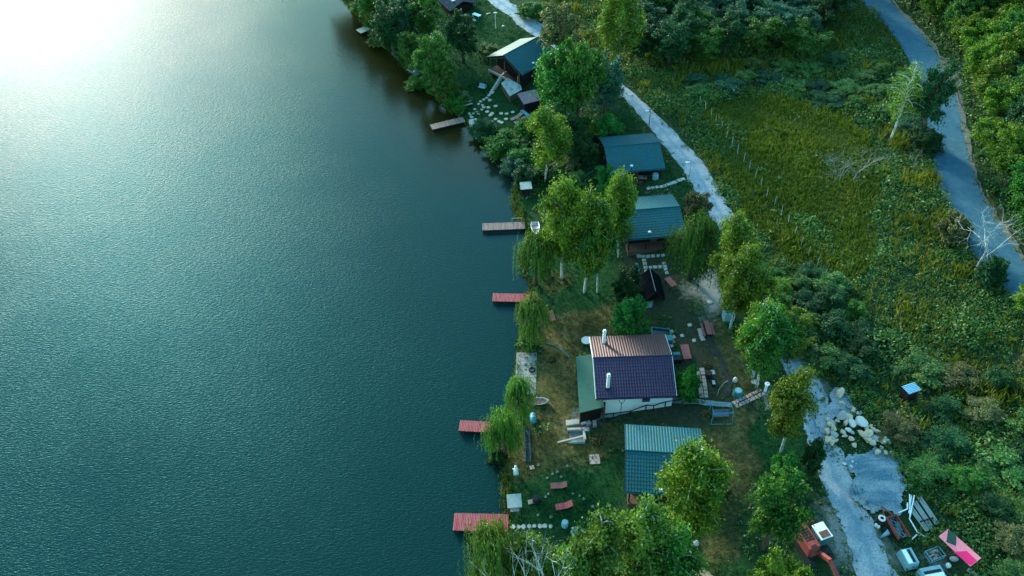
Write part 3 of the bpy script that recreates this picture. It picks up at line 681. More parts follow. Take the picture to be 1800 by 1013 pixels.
for p in pois(bp1, 2.9, 9, 1500):
    wtree('bush', p[0], p[1], rg.uniform(1.8, 3.4), rg.uniform(1.3, 2.2), rg.choice(['dark', 'scrub', 'green', 'dark']),
        'dark bush in the scrub right of the lane birches', 'bush', 'bushes in the scrub beside the lane', 'bush')
bp2 = poly([(1590,620),(1780,640),(1830,800),(1800,1040),(1720,1000),(1650,900),(1600,840),(1560,740)])
for p in pois(bp2, 3.6, 10, 1500, lambda p: min(math.hypot(p[0]-P(*q)[0], p[1]-P(*q)[1]) for q in ((1601,695),(1601,712),(1580,700),(1687,990),(1700,970),(1660,945),(1640,910),(1630,890),(1670,1000))) > 2.6):
    wtree('bush', p[0], p[1], rg.uniform(1.2, 2.4), rg.uniform(1.5, 2.9), rg.choice(['dark', 'scrub', 'scrub', 'olive', 'green']),
        'weedy bush in the scrub on the lower right', 'bush', 'bushes in the lower right scrub', 'bush')
bp3 = poly([(1200,150),(1330,120),(1480,110),(1590,130),(1600,240),(1500,190),(1340,165),(1230,180)])
for p in pois(bp3, 3.8, 12, 900):
    wtree('bush', p[0], p[1], rg.uniform(1.2, 2.4), rg.uniform(1.5, 2.9), rg.choice(['scrub', 'dark', 'scrub', 'teal']),
        'grey green bush in the scrub between upper thicket and olive field', 'bush', 'bushes in the upper scrub', 'bush')
bp4 = poly([(905,255),(935,225),(985,235),(1040,225),(1052,300),(1035,335),(985,345),(950,315),(925,320)])
for p in pois(bp4, 2.6, 15, 1500):
    wtree('bush', p[0], p[1], rg.uniform(1.6, 3.6), rg.uniform(1.4, 2.4), rg.choice(['dark', 'green', 'scrub', 'dark']),
        'dark undergrowth bush in the hollow left of the all teal cabin', 'bush', 'undergrowth bushes by the all teal cabin', 'bush')
bp5 = poly([(620,5),(650,40),(700,92),(770,165),(800,190),(815,180),(760,120),(720,60),(690,-10)])
for p in pois(bp5, 2.7, 16, 1200):
    wtree('bush', p[0], p[1], rg.uniform(1.5, 3.2), rg.uniform(1.3, 2.2), rg.choice(['dark', 'green', 'green', 'bright']),
        'green bank bush on the upper shore between the white and the brown jetty', 'bush', 'bushes on the upper shore', 'bush')
bp6 = poly([(1295,430),(1340,470),(1400,560),(1420,640),(1400,640),(1370,580),(1340,520),(1300,460)])
for p in pois(bp6, 2.6, 17, 900):
    wtree('bush', p[0], p[1], rg.uniform(1.6, 3.), rg.uniform(1.3, 2.1), rg.choice(['dark', 'green', 'scrub', 'yellow']),
        'roadside bush pressed against the right edge of the lane', 'bush', 'bushes along the lane edge', 'bush')
# ------------------------------------------------------------------ ground cover nobody could count
ROADP = [np.array([Z(*a, 2.9)[:2] for a, b in q]+[Z(*b, 2.9)[:2] for a, b in q][::-1]) for q in (GRUP, ASPH)]
EXCL = ROADP+[poly(q) for q in ([(1424,742),(1440,706),(1462,690),(1482,692),(1499,715),(1491,738),(1585,790),(1540,800),(1588,846),(1562,900),(1512,882),(1450,780)],
  [(1012,640),(1165,592),(1205,700),(1180,715),(1020,745)], [(1095,775),(1232,770),(1250,880),(1100,885)], [(1090,360),(1185,350),(1205,440),(1100,445)],
  [(1060,255),(1150,250),(1175,325),(1070,330)], [(870,120),(930,85),(960,130),(930,175),(880,150)], [(1118,490),(1172,490),(1172,545),(1118,545)], [(1580,680),(1622,680),(1622,706),(1585,706)],
  [(1403,925),(1460,915),(1470,1013),(1410,1000)], [(1575,960),(1612,960),(1620,1000),(1585,1003)], [(1545,895),(1600,880),(1640,885),(1645,922),(1612,955),(1550,950)],[(1622,965),(1665,955),(1720,1000),(1690,1030),(1610,1030),(1585,970)])]
def scatter(pl, dens, seed, avoid=True, zones=None):
    rg = np.random.default_rng(seed); lo, hi = pl.min(0), pl.max(0); k = int(dens*(hi[0]-lo[0])*(hi[1]-lo[1]))
    Q = lo+(hi-lo)*rg.random((k, 2)); Q = Q[pip(Q, pl)]
    if avoid:
        bad = np.zeros(len(Q), bool); Qw = Q+rg.normal(0, .45, Q.shape)
        for e in EXCL: bad |= pip(Qw, e)
        Q = Q[~bad]
    return Q
def clumps(name, Q, m, n, rad, hgt_, size, seed, label, cat, blade=False, hz=None):
    rg = np.random.default_rng(seed); k = len(Q); H = hgt(Q)
    lum = .5+.5*vnoise(Q[:, 0], Q[:, 1], .55, seed); lum2 = .5+.5*vnoise(Q[:, 0], Q[:, 1], .17, seed+1)
    sc = rg.uniform(.5, 1.3, k)*(.5+.75*np.clip(lum, 0, 1.2))
    if hz is not None: sc = sc*hz
    C = np.repeat(np.column_stack([Q, H]), n, 0); S = np.repeat(sc, n); T = np.repeat(np.clip(.15+.35*lum+.4*lum2+rg.normal(0, .12, k), 0, 1), n)
    d = rg.normal(size=(k*n, 3)); d[:, 2] = np.abs(d[:, 2]); d /= np.linalg.norm(d, axis=1)[:, None]
    if blade:
        off = d*np.array([1, 1, 0])*(rad*S)[:, None]; hh = hgt_*S*rg.uniform(.6, 1.2, k*n)
        C = C+off; C[:, 2] += hh*.45; out = off+rg.normal(0, .1, off.shape); out[:, 2] = 0
        tang = np.column_stack([out[:, 0]*1.2, out[:, 1]*1.2, np.ones(k*n)]); Nn = rg.normal(size=(k*n, 3)); Nn[:, 2] = .2
        V, F = diamonds(C, Nn, hh*.55, size, tang, rg)
    else:
        C = C+d*np.column_stack([rad*S, rad*S, hgt_*S])*(rg.uniform(.45, 1, k*n)**.5)[:, None]
        V, F = diamonds(C, d*.6+rg.normal(size=(k*n, 3))*.6+np.array([0, 0, .4]), size*(.6+.5*S)*rg.uniform(.6, 1.3, k*n), .6, None, rg)
    tint = np.zeros((len(V), 4)); tint[:, 3] = 1; tint[:, 0] = np.repeat(T, 4); tint[:, 1] = np.repeat(rg.random(k*n), 4)
    o = bpy.data.objects.new(name, npmesh(name, V, F, m, tint)); COL.objects.link(o); return tag(o, label, cat, kind='stuff')
M_SCR = leafmat('scrub_leaf', (.010, .082, .02), (.088, .215, .036), (.30, .36, .13), .3, 0)
M_FLD = leafmat('field_blade', (.05, .105, .008), (.175, .225, .015), (.28, .24, .07), .3, 0)
M_LAWN = leafmat('lawn_blade', (.006, .05, .014), (.018, .10, .02), (.04, .12, .03), .3, 0)
M_DRY = leafmat('dry_blade', (.07, .075, .02), (.16, .14, .05), (.22, .19, .09), .3, 0)
M_BANK = leafmat('bank_blade', (.04, .09, .012), (.11, .16, .015), (.15, .16, .04), .3, 0)
SCRUB = poly([(960,-60),(1500,-70),(1590,105),(1640,300),(1688,415),(1765,512),(1850,620),(1900,1100),(1640,1100),(1580,960),(1580,905),(1590,830),(1510,765),(1485,690),(1430,660),(1400,580),(1330,470),(1290,380),(1210,245),(1110,150),(1010,70),(950,20)])
FIELD = ZP['field'][0]
Q = scatter(SCRUB, 5.0, 41); fw = zone_w(Q, 'field', 3, 2.0); pn = vnoise(Q[:, 0], Q[:, 1], .28, 91)+.5*vnoise(Q[:, 0], Q[:, 1], .8, 92); Q1 = Q[(fw < .5) | (RNG.random(len(Q)) < .10) | (pn > .55)]
clumps('scrub', Q1, M_SCR, 16, .66, .8, .125, 42, 'tangled dark green scrub with pale seed heads between the two roads', 'scrub', hz=.55+.9*np.clip(.5+.6*vnoise(Q1[:, 0], Q1[:, 1], .38, 77)+.3*vnoise(Q1[:, 0], Q1[:, 1], .9, 78), 0, 1.5))
Q = scatter(SCRUB, 15, 43); fw = zone_w(Q, 'field', 3, 2.0); Q2 = Q[(fw >= .4)]
clumps('field_grass', Q2, M_FLD, 5, .26, .72, .13, 44, 'olive yellow reedy grass filling the field between the roads', 'tall grass', True)
Q3 = Q[(fw < .4) & (RNG.random(len(Q)) < .08+.3*np.clip(vnoise(Q[:, 0], Q[:, 1], .2, 93), 0, 1))]
clumps('weed_stalks', Q3, M_FLD, 5, .3, 1.15, .10, 45, 'thin yellow weed stalks standing in the scrub', 'weeds', True)
HP = np.array(AR.tolist()+[[150, 20], [150, 230], [80, 230]])
Q = scatter(hp, 2.4, 46); dh = dline(Q, AR); Q = Q[(dh > 1.0) & (dh < 60)]
clumps('undergrowth', Q, M_SCR, 11, .75, .9, .17, 47, 'green undergrowth on the wooded slope beyond the asphalt road', 'undergrowth')
LAND = np.array(SW[2:-2].tolist()+[list(P(1540, 1060)[:2])]+[list(Z(*a, 2.7)[:2]) for a, b in GRUP[::-1]])
Q = scatter(LAND, 5.5, 48); zl, zd, zy, zt = (zone_w(Q, z, 3, .7) for z in ('lush', 'dry', 'yard', 'dirt'))
dS = dline(Q, SW)
free = (zl < .5) & (zd < .5) & (zy < .5) & (zt < .4)
clumps('weeds', Q[free & (RNG.random(len(Q)) < .34)], M_SCR, 8, .42, .45, .14, 49, 'low green weeds between the cabins', 'weeds')
Ql = scatter(LAND, 13, 50); zl = zone_w(Ql, 'lush', 3, .6); r_ = RNG.random(len(Ql))
clumps('lawn_grass', Ql[zl > .5], M_LAWN, 4, .14, .20, .3, 51, 'lush green lawn grass', 'grass', True)
zd = zone_w(Ql, 'dry', 3, .6); clumps('dry_grass', Ql[(zd > .5) & (r_ < .8)], M_DRY, 5, .2, .24, .25, 52, 'dry yellowed grass on the worn lawns', 'grass', True)
zy = zone_w(Ql, 'yard', 3, .6); clumps('yard_grass', Ql[((zy > .5) & (r_ < .25))], M_LAWN, 3, .14, .14, .3, 53, 'short dull grass in the yard around the house', 'grass', True)
rb = np.random.default_rng(54); seg = []
for a, b in zip(SW[2:-2], SW[3:-1]):
    L = np.hypot(*(b-a)); k = int(L*17); t = rb.random(k)[:, None]; nrm = np.array([-(b-a)[1], (b-a)[0]])/L
    seg.append(a+(b-a)*t+nrm*(rb.normal(.25, .45, k)[:, None]))
Qs = np.concatenate(seg); Qs = Qs[hgt(Qs) > -.12]
clumps('bank_grass', Qs, M_BANK, 5, .2, .75, .10, 55, 'tall yellow green grass fringing the water', 'grass', True)

EG = []
for prs in (GRUP, ASPH):
    for side in (0, 1):
        l_ = np.array([Z(*q[side], 2.9)[:2] for q in prs])
        for a, b in zip(l_[:-1], l_[1:]):
            k = int(np.hypot(*(b-a))*5); t = rb.random(k)[:, None]; EG.append(a+(b-a)*t+rb.normal(0, .32, (k, 2)))
for e_ in (EXCL[2],):
    e2 = np.vstack([e_, e_[:1]])
    for a, b in zip(e2[:-1], e2[1:]):
        k = int(np.hypot(*(b-a))*9); t = rb.random(k)[:, None]; EG.append(a+(b-a)*t+rb.normal(0, .4, (k, 2)))
Qe = np.concatenate(EG); Qe = Qe[(RNG.random(len(Qe)) < .5+.6*vnoise(Qe[:, 0], Qe[:, 1], .9, 61))]
clumps('verge_weeds', Qe, M_SCR, 7, .3, .3, .11, 62, 'ragged weeds creeping over the edges of lane and road', 'weeds')

Qb = scatter(poly([(1450,745),(1500,725),(1560,770),(1570,800),(1500,805),(1455,790)]), 6, 71, False)
clumps('boulder_weeds', Qb[RNG.random(len(Qb)) < .55+.4*vnoise(Qb[:, 0], Qb[:, 1], 1.2, 72)], M_SCR, 8, .32, .3, .11, 73, 'green weeds growing between the boulders by the lane', 'weeds')
# ------------------------------------------------------------------ materials for built things
M_TEAL = mat('teal_sheet_metal', (.004, .095, .125), .5, .15, .55, col2=(.014, .085, .085), spec=.22, amt2=.85)
M_PURP = mat('purple_tile', (.035, .022, .070), .5, .2, .7, col2=(.052, .036, .062), spec=.35, amt2=.6)
M_BRWN = mat('sunlit_brown_sheet', (.115, .045, .046), .5, .18, .7, col2=(.10, .05, .05), spec=.35, amt2=.7)  # same roofing as the front; warm sunlight of the rear slope put into colour
M_GFELT = mat('green_roof_felt', (.022, .105, .08), .85, .18, .9, col2=(.04, .10, .075), amt2=.7)
M_TAR = mat('black_tar_paper', (.004, .007, .012), .9, .3, 1.4, col2=(.010, .014, .018), spec=.02)
M_DWOOD = mat('dark_wood', (.022, .014, .014), .85, .3, 2.2, spec=.15)
M_BWOOD = mat('brown_wood', (.13, .07, .05), .8, .3, 2.2, col2=(.07, .04, .035))
M_GWOOD = mat('grey_wood', (.33, .33, .30), .85, .25, 2.4, col2=(.17, .17, .15), amt2=.8)
M_PINKW = mat('weathered_brown_boards', (.26, .19, .18), .85, .25, 2.0, col2=(.14, .10, .10), amt2=.8)
M_RED = mat('red_painted_boards', (.34, .055, .075), .75, .22, 1.6, col2=(.30, .13, .13), amt2=.8)
M_REDW = mat('faded_red_wood', (.28, .10, .10), .8, .22, 2.2, col2=(.18, .09, .085), amt2=.8)
M_WPLAS = mat('white_plaster', (.88, .95, .98), .9, .05, .8, col2=(.74, .83, .88), amt2=.5)
M_WHITE2 = mat('white_paint', (.78, .80, .78), .6, .08, 2.)
M_CONC = mat('pale_concrete', (.42, .43, .40), .92, .2, 1.4, col2=(.28, .28, .26), amt2=.8, bump=.2)
M_BCONC = mat('bluish_concrete', (.20, .30, .31), .92, .2, 1.4, col2=(.13, .19, .19), amt2=.8)
M_STONE = mat('pale_flagstone', (.47, .48, .43), .9, .2, 2., col2=(.30, .32, .28), amt2=.8)
M_PINKST = mat('pinkish_paver', (.46, .36, .33), .9, .2, 2., col2=(.34, .27, .25), amt2=.8)
M_ROCK = mat('cream_rock', (.62, .50, .36), .92, .2, .8, col2=(.44, .34, .23), amt2=.9, bump=.4)
M_ROCKW = mat('white_rock', (.66, .65, .61), .92, .14, .8, col2=(.48, .46, .42), amt2=.8, bump=.3)
M_BLUE = mat('blue_paint', (.05, .27, .40), .55, .15, 2., col2=(.10, .30, .38))
M_PBLUE = mat('pale_blue_metal', (.22, .41, .48), .55, .12, 1.5, spec=.5)
M_TEALP = mat('teal_plastic', (.02, .20, .22), .45, .12, 2., spec=.5)
M_BLACK = mat('black_iron', (.012, .013, .015), .6, .2, 2.)
M_GLASS = mat('window_glass', (.06, .16, .20), .08, .1, 1., spec=1.)
M_RUST = mat('rusty_red_metal', (.30, .055, .045), .7, .25, 2., col2=(.13, .05, .04), amt2=.8)
M_TYRE = mat('dark_rubber', (.014, .016, .02), .85, .2, 3.)
M_PINK = mat('hot_pink_sheet', (.98, .012, .15), .6, .06, .5, col2=(.95, .02, .2))
M_PALEP = mat('faded_pink_sheet', (.95, .27, .31), .7, .1, .9, col2=(.92, .16, .24), amt2=.8)
M_DGREEN = mat('dark_green_sheet', (.012, .06, .045), .7, .15, 1.)
M_TARP = mat('blue_grey_tarp', (.05, .13, .15), .5, .3, 1.2, col2=(.14, .22, .23), amt2=.8)
M_HAY = mat('dry_hay', (.17, .15, .07), .95, .4, 2., col2=(.08, .09, .035))
def plankmat(name, col, col2):
    m = mat(name, col, .8, .22, 1.5, col2=col2, amt2=.9); n = m.node_tree
    for t in [x for x in n.nodes if x.type == 'TEX_NOISE'][:1]:
        mp = nd(n, 'ShaderNodeMapping'); mp.inputs['Scale'].default_value = (4.2, .35, .35); l = t.inputs['Vector'].links[0]; n.links.new(l.from_socket, mp.inputs[0]); n.links.new(mp.outputs[0], t.inputs['Vector'])
    return m
M_RED = plankmat('red_jetty_boards', (.36, .045, .07), (.33, .16, .15)); M_PINKW = plankmat('weathered_jetty_boards', (.28, .20, .19), (.13, .10, .10))
def loc(e, v):
    """world point -> local point of a thing that is only moved and turned about z"""
    d = Vector(v)-Vector(e.location); c, s = math.cos(-e.rotation_euler.z), math.sin(-e.rotation_euler.z)
    return Vector((d.x*c-d.y*s, d.x*s+d.y*c, d.z))
def fit(R1, R2, E1, E2, B1, B2, ze):
    e = (Z(*E1, ze)+Z(*E2, ze))/2; b = (Z(*B1, ze)+Z(*B2, ze))/2; lo, hi = ze+.2, ze+5.5
    for _ in range(40):
        zr = (lo+hi)/2; r1, r2 = Z(*R1, zr), Z(*R2, zr); u = (r2-r1); u.z = 0; u.normalize(); nrm = Vector((-u.y, u.x, 0))
        de = -(e-r1).dot(nrm); db = (b-r1).dot(nrm)
        if de > db: lo = zr
        else: hi = zr
    m = (r1+r2)/2
    return m, math.atan2(u.y, u.x), (r2-r1).length, (de+db)/2, zr
def slope_mesh(mb, L, W, zr, ze, sgn, per=.30, course=.40, amp=.02, step=.03, th=.05):
    """profiled tile sheet from the ridge down to the eave; sgn +1 back, -1 front"""
    sl = math.hypot(W, zr-ze); nrow = max(2, int(round(sl/course))); vs = []
    for k in range(nrow): vs += [(k/nrow, 0.), ((k+.96)/nrow, step)]
    vs.append((1., 0.)); nu = int(L/per*5); ny, nz = (zr-ze)/sl*sgn, W/sl
    i0 = len(mb.v)
    for a in range(nu+1):
        x = -L/2+L*a/nu; wv = amp*(abs(math.sin(math.pi*x/per))*2-1)
        for t, s in vs:
            h = wv+s; mb.v.append((x, sgn*W*t+ny*h, zr-(zr-ze)*t+nz*h))
    m = len(vs)
    for a in range(nu):
        for b in range(m-1):
            q = i0+a*m+b; f = (q, q+1, q+m+1, q+m); mb.f.append(f[::-1] if sgn < 0 else f)
    # underside
    mb.quad((-L/2, 0, zr-th*1.6), (L/2, 0, zr-th*1.6), (L/2, sgn*W, ze-th*1.6), (-L/2, sgn*W, ze-th*1.6))
def window(e, p, w, h, ang_, frame=M_DWOOD, glass=M_GLASS, name='window', d=.07):
    """window set on a wall: centre p, facing local direction ang_"""
    nx, ny = math.cos(ang_), math.sin(ang_); tx, ty = -ny, nx; x, y, z = p
    g = MB(); q = [(-w/2, -h/2), (w/2, -h/2), (w/2, h/2), (-w/2, h/2)]
    g.quad(*[(x+tx*a+nx*d*.4, y+ty*a+ny*d*.4, z+b) for a, b in q]); o = g.build(name, glass, e)
    f = MB()
    for a, b, ww, hh in ((-w/2, 0, .09, h+.09), (w/2, 0, .09, h+.09), (0, h/2, w-.09, .09), (0, -h/2, w-.09, .09), (0, 0, .05, h-.09)):
        f.box(x+tx*a+nx*d*.5, y+ty*a+ny*d*.5, z+b-hh/2, d, ww, hh, ang_)
    f.build('frame', frame, o); return o
def gable_house(name, label, cat, px, he, roof, wallm, ov=(.45, .45, 1.7, .5), per=.3, ground=None, posts=4, wins=(), door=None, rear=None, rise=None, amp=.02):
    """ov: overhang at the two gable ends, front (porch depth), back"""
    R1, R2, E1, E2, B1, B2 = px
    gz = h1(*P((E1[0]+E2[0])/2, (E1[1]+E2[1])/2+12)[:2]) if ground is None else ground
    m, th, L, W, zr = fit(R1, R2, E1, E2, B1, B2, gz+he)
    if rise:
        m = (Z(*E1, gz+he)+Z(*E2, gz+he)+Z(*B1, gz+he)+Z(*B2, gz+he))/4; W = ((Z(*E1, gz+he)+Z(*E2, gz+he))/2-(Z(*B1, gz+he)+Z(*B2, gz+he))/2).length/2; zr = gz+he+rise
    e = thing(name, label, cat, (m.x, m.y, gz), th); ze = he; zr = zr-gz
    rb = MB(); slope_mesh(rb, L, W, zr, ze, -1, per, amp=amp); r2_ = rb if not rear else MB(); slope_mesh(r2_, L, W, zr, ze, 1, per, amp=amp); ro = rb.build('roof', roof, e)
    if rear: tag(r2_.build('rear_roof', rear, e), 'brown rear slope with warm sunlight painted into its colour')
    rc = MB(); rc.tube([(-L/2-.03, 0, zr+.03), (L/2+.03, 0, zr+.03)], .09, 8); rc.build('ridge_cap', roof, ro)
    for sx in (-1, 1):
        fa = MB()
        for sy in (-1, 1): fa.bar((sx*(L/2+.03), sy*.02, zr-.10), (sx*(L/2+.03), sy*(W-.02), ze-.10), .05, .2)
        fa.build('fascia', wallm, e)
    for sy in (-1, 1): MB().bar((-L/2, sy*(W+.07), ze-.12), (L/2, sy*(W+.07), ze-.12), .12, .10).build('gutter', roof, e)
    x0, x1, y0, y1 = -L/2+ov[0], L/2-ov[1], -W+ov[2], W-ov[3]; zb = -2.2
    k = (zr-ze)/W; top = lambda y: zr-abs(y)*k-.14
    wl = MB(); A = [(y0, zb), (y1, zb), (y1, top(y1)), (0, top(0)), (y0, top(y0))]
    i = len(wl.v); wl.v += [(x0, a, b) for a, b in A]+[(x1, a, b) for a, b in A]
    wl.f += [(0, 4, 3, 2, 1), (5, 6, 7, 8, 9)]+[(j, (j+1) % 5, 5+(j+1) % 5, 5+j) for j in range(5)]
    wl.build('wall', wallm, e)
    if ov[2] > 1:
        pf = MB(); pf.box((x0+x1)/2, -W+ov[2]/2, -.5, x1-x0, ov[2]-.02, .72); pf.build('porch_floor', M_BWOOD, e)
        for j in range(posts):
            x = x0+.1+(x1-x0-.2)*j/(posts-1); MB().box(x, -W+.3, .22, .14, .14, ze-.30).build('porch_post', M_DWOOD, e)
        rl = MB()
        for j in range(posts-1):
            a = x0+.1+(x1-x0-.2)*j/(posts-1); b = x0+.1+(x1-x0-.2)*(j+1)/(posts-1)
            if j == 1: continue
            rl.box((a+b)/2, -W+.3, 1.05, b-a-.15, .06, .07); rl.box((a+b)/2, -W+.3, .6, b-a-.15, .04, .05)
        rl.build('porch_railing', M_BWOOD, e)
    for x, z, ww, hh in wins: window(e, ((x0+x1)/2+x, y0, z), ww, hh, -math.pi/2)
    if door:
        d = MB(); d.box((x0+x1)/2+door, y0-.03, .22, .9, .06, 2.0); do = d.build('door', M_BWOOD, e)
        MB().box((x0+x1)/2+door+.34, y0-.09, 1.2, .05, .08, .14).build('handle', M_BLACK, do)
    e['L'] = L; e['W'] = W; e['zr'] = zr; e['ze'] = ze; e['gz'] = gz
    return e
WN = ((-1.6, 1.55, 1.1, .95), (1.9, 1.55, 1.1, .95))
# ---- the four alike cabins
c1 = gable_house('cabin', 'uppermost cabin with sunlit pale rear slope and gable turned to the lake', 'cabin', ((885,97.5),(946,65),(912.7,133.3),(960,108),(860,96),(926,64.5)), 2.7, M_TEAL, M_DWOOD, (1.9,.5,.8,.6), wins=((0,1.5,1.2,1.),))
c2 = gable_house('cabin', 'cabin with an all teal roof close to the gravel lane', 'cabin', ((1062,258.5),(1159.5,250.5),(1069,303.5),(1167,296.5),(1053,240.5),(1146.6,235.7)), 2.5, M_TEAL, M_DWOOD, wins=WN, door=.2)
c3 = gable_house('cabin', 'teal roofed cabin with a silvery rear slope between birch and willow', 'cabin', ((1091,371.6),(1195.4,363.2),(1098,421),(1203,413.5),(1083,349),(1182,342.5)), 2.5, M_TEAL, M_DWOOD, wins=WN, door=.2)
c4 = gable_house('cabin', 'lowest cabin with ribbed pale green rear slope and a birch over its corner', 'cabin', ((1099.3,791.6),(1239,800),(1100,865),(1249,873),(1095.7,746.7),(1229,754)), 2.5, M_TEAL, M_DWOOD, wins=WN, door=.6)
# porch furniture and terrace of the uppermost cabin
def part_box(e, name, m, *a, **k): return MB().box(*a, **k).build(name, m, e)
L1, W1 = c1['L'], c1['W']
part_box(c1, 'porch_floor', M_DWOOD, -L1/2+.95, 0, -.4, 1.9, 2*W1-1.2, .9)
for y in (-W1+.8, 0, W1-.8): part_box(c1, 'porch_post', M_BWOOD, -L1/2+.15, y, .5, .14, .14, 2.1+(.9 if y == 0 else 0))
b_ = MB()
for y in (-1, 1): b_.bar((-L1/2+.15, 0, c1['zr']-.5), (-L1/2+.15, y*(W1-.5), c1['ze']-.25), .12)
b_.build('gable_beam', M_BWOOD, c1)
part_box(c1, 'porch_rim', M_GWOOD, -L1/2-.12, 0, .2, .3, 2*W1-1.0, .34)
part_box(c1, 'floor_lamp', mat('warm_wood', (.55, .30, .06), .6, .2, 3.), -L1/2+.2, -W1+1.2, .55, .1, .1, 1.3)
def slab_thing(name, label, cat, px, z0, th, m, group=None, planks=0):
    """flat slab through four photo corners; z0 = height of its top above the ground"""
    g = P(sum(p[0] for p in px)/4, sum(p[1] for p in px)/4)
    W_ = [Z(x, y, g.z+z0) for x, y in px]; e = thing(name, label, cat, (g.x, g.y, g.z), ang(W_[0], W_[1]), group); Lc = [loc(e, p) for p in W_]
    return e, Lc
def ccw(L):
    a = sum(L[i].x*L[(i+1) % len(L)].y-L[(i+1) % len(L)].x*L[i].y for i in range(len(L)))
    return L if a > 0 else L[::-1]
def slab(name, label, cat, px, z0, th, m, group=None):
    e, L = slab_thing(name, label, cat, px, z0, th, m, group); L = ccw(L); b = MB(); b.hexa([(p.x, p.y, z0-th) for p in L], [(p.x, p.y, z0) for p in L])
    o = b.build(name, m); o.location = e.location; o.rotation_euler = e.rotation_euler; tag(o, label, cat, group); bpy.data.objects.remove(e); return o
def planked(e, L, z, th, m, name='deck', w=.17, gap=.035, across=True):
    """boards laid between two opposite sides of the quad L"""
    b = MB(); n_ = max(3, int((L[1]-L[0]).length/w))
    for k in range(n_):
        t0, t1 = k/n_, (k+1-gap/w)/n_; dz = random.uniform(-.02, .02)
        a, d = L[0].lerp(L[1], t0), L[0].lerp(L[1], t1); c, f = L[3].lerp(L[2], t1), L[3].lerp(L[2], t0)
        q = ccw([Vector((p.x, p.y, 0)) for p in (a, d, c, f)])
        b.hexa([(p.x, p.y, z-th+dz) for p in q], [(p.x, p.y, z+dz) for p in q])
    return b.build(name, m, e)
t = thing('terrace', 'raised grey stone terrace in front of the uppermost cabin', 'terrace', P(897, 160), 0); gz = t.location.z
q = ccw([loc(t, Z(x, y, gz+1.3)) for x, y in ((881,146),(893,137),(915,150),(917,157),(896,168.5))])
MB().hexa([(p.x, p.y, -.6) for p in q], [(p.x, p.y, 1.2) for p in q]).build('retaining_wall', M_BWOOD, t)
MB().hexa([(p.x*1.02, p.y*1.02, 1.2) for p in q], [(p.x*1.02, p.y*1.02, 1.3) for p in q]).build('paving', mat('streaked_paving', (.36, .46, .46), .85, .3, 1.2, col2=(.10, .15, .16), amt2=.9), t)
st = thing('stair', 'pale stepped stair climbing from the lawn to the uppermost cabin', 'stair', P(867, 159), 0)
for k in range(9):
    a = P(867+k*2.3, 159-k*2.5); p = loc(st, a); part_box(st, 'tread', M_STONE, p.x, p.y, k*.13, .32, 1.7, .13, rz=math.radians(-38))
# dark shed and blue bench under the trees
sh = thing('shed', 'small dark shed with violet grey roof below the uppermost cabin', 'shed', P(931, 190), R(20))
part_box(sh, 'wall', M_DWOOD, 0, 0, -.6, 2.6, 2.2, 2.6)
MB().hexa([(-1.6, -1.4, 1.9), (1.6, -1.4, 1.9), (1.6, 1.4, 2.3), (-1.6, 1.4, 2.3)], [(-1.6, -1.4, 1.97), (1.6, -1.4, 1.97), (1.6, 1.4, 2.37), (-1.6, 1.4, 2.37)]).build('roof', mat('violet_grey_roof', (.10, .10, .15), .7, .2, 2.), sh)
# ---- half seen building at the top edge
bh = thing('house', 'dark blue roofed building half cut by the upper edge', 'house', P(801, 13), R(-62))
part_box(bh, 'wall', M_DWOOD, 0, 0, -.6, 6.0, 4.2, 2.2)
rb = MB()
for s in (-1, 1): slope_mesh(rb, 7.2, 2.9, 2.7, 1.5, s)
M_NAVY = mat('navy_sheet', (.008, .035, .06), .85, .15, 1., spec=.1); rb.build('roof', M_NAVY, bh); part_box(bh, 'skylight', M_PBLUE, 1.2, -1.1, 2.2, 1.3, .7, .2)
# ---- purple roofed house
PH = ((1042.6,629.5),(1181,625),(1048,699.5),(1190,697),(1038.2,592),(1167.3,588))
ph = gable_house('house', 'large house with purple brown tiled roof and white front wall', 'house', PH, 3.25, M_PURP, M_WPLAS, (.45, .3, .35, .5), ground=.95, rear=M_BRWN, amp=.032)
L0, W0, zr0, ze0 = ph['L'], ph['W'], ph['zr'], ph['ze']
def on_roof(e, px):
    z = e['ze']+.5
    for _ in range(12):
        p = loc(e, Z(*px, z+e['gz'])); z = e['zr']-(e['zr']-e['ze'])*min(1, abs(p.y)/e['W'])
    return Vector((p.x, p.y, z))
for pb, H in (((1061.5,603), 2.1), ((1068.5,681), 2.2)):
    p = on_roof(ph, pb); c = MB().box(p.x, p.y, p.z-.4, .35, .34, H+.2, top=.92).build('chimney', M_WPLAS, ph)
    cc = MB().box(p.x, p.y, p.z+H-.2, .41, .40, .1); cc.box(p.x, p.y, p.z+H-.1, .26, .26, .25); cc.build('chimney_cap', M_WHITE2, c)
    MB().box(p.x, p.y, p.z-.12, .58, .56, .2).build('flashing', M_BLACK, c)
q = [loc(ph, Z(x, y, 3.75)) for x, y in ((1012.5,627),(1041,622.5),(1062,715.5),(1018.7,726))]; q = ccw(q)
MB().hexa([(p.x, p.y, p.z-.1) for p in q], [(p.x, p.y, p.z) for p in q]).build('lean_to_roof', M_GFELT, ph)
lw = MB(); x0 = -L0/2+.35
qc = sum(q, Vector())/4
qi = [qc+(p-qc)*.84 for p in q]
lw.hexa([(p.x, p.y, -1.2) for p in qi], [(p.x, p.y, p.z-.11) for p in qi]); lw.build('lean_to_wall', M_DWOOD, ph)
for p in q: part_box(ph, 'lean_to_post', M_BWOOD, p.x*.985, p.y*.97, -1., .13, .13, p.z+.88)
yw = -W0+.35
window(ph, (1.2, yw, 2.2), .75, .42, -math.pi/2, M_BLACK, M_GLASS); 
dr = MB().box(-L0/2+.75, yw-.04, .1, .8, .06, 2.).build('door', M_BWOOD, ph); MB().box(-L0/2+1.05, yw-.1, 1.1, .05, .08, .14).build('handle', M_BLACK, dr)
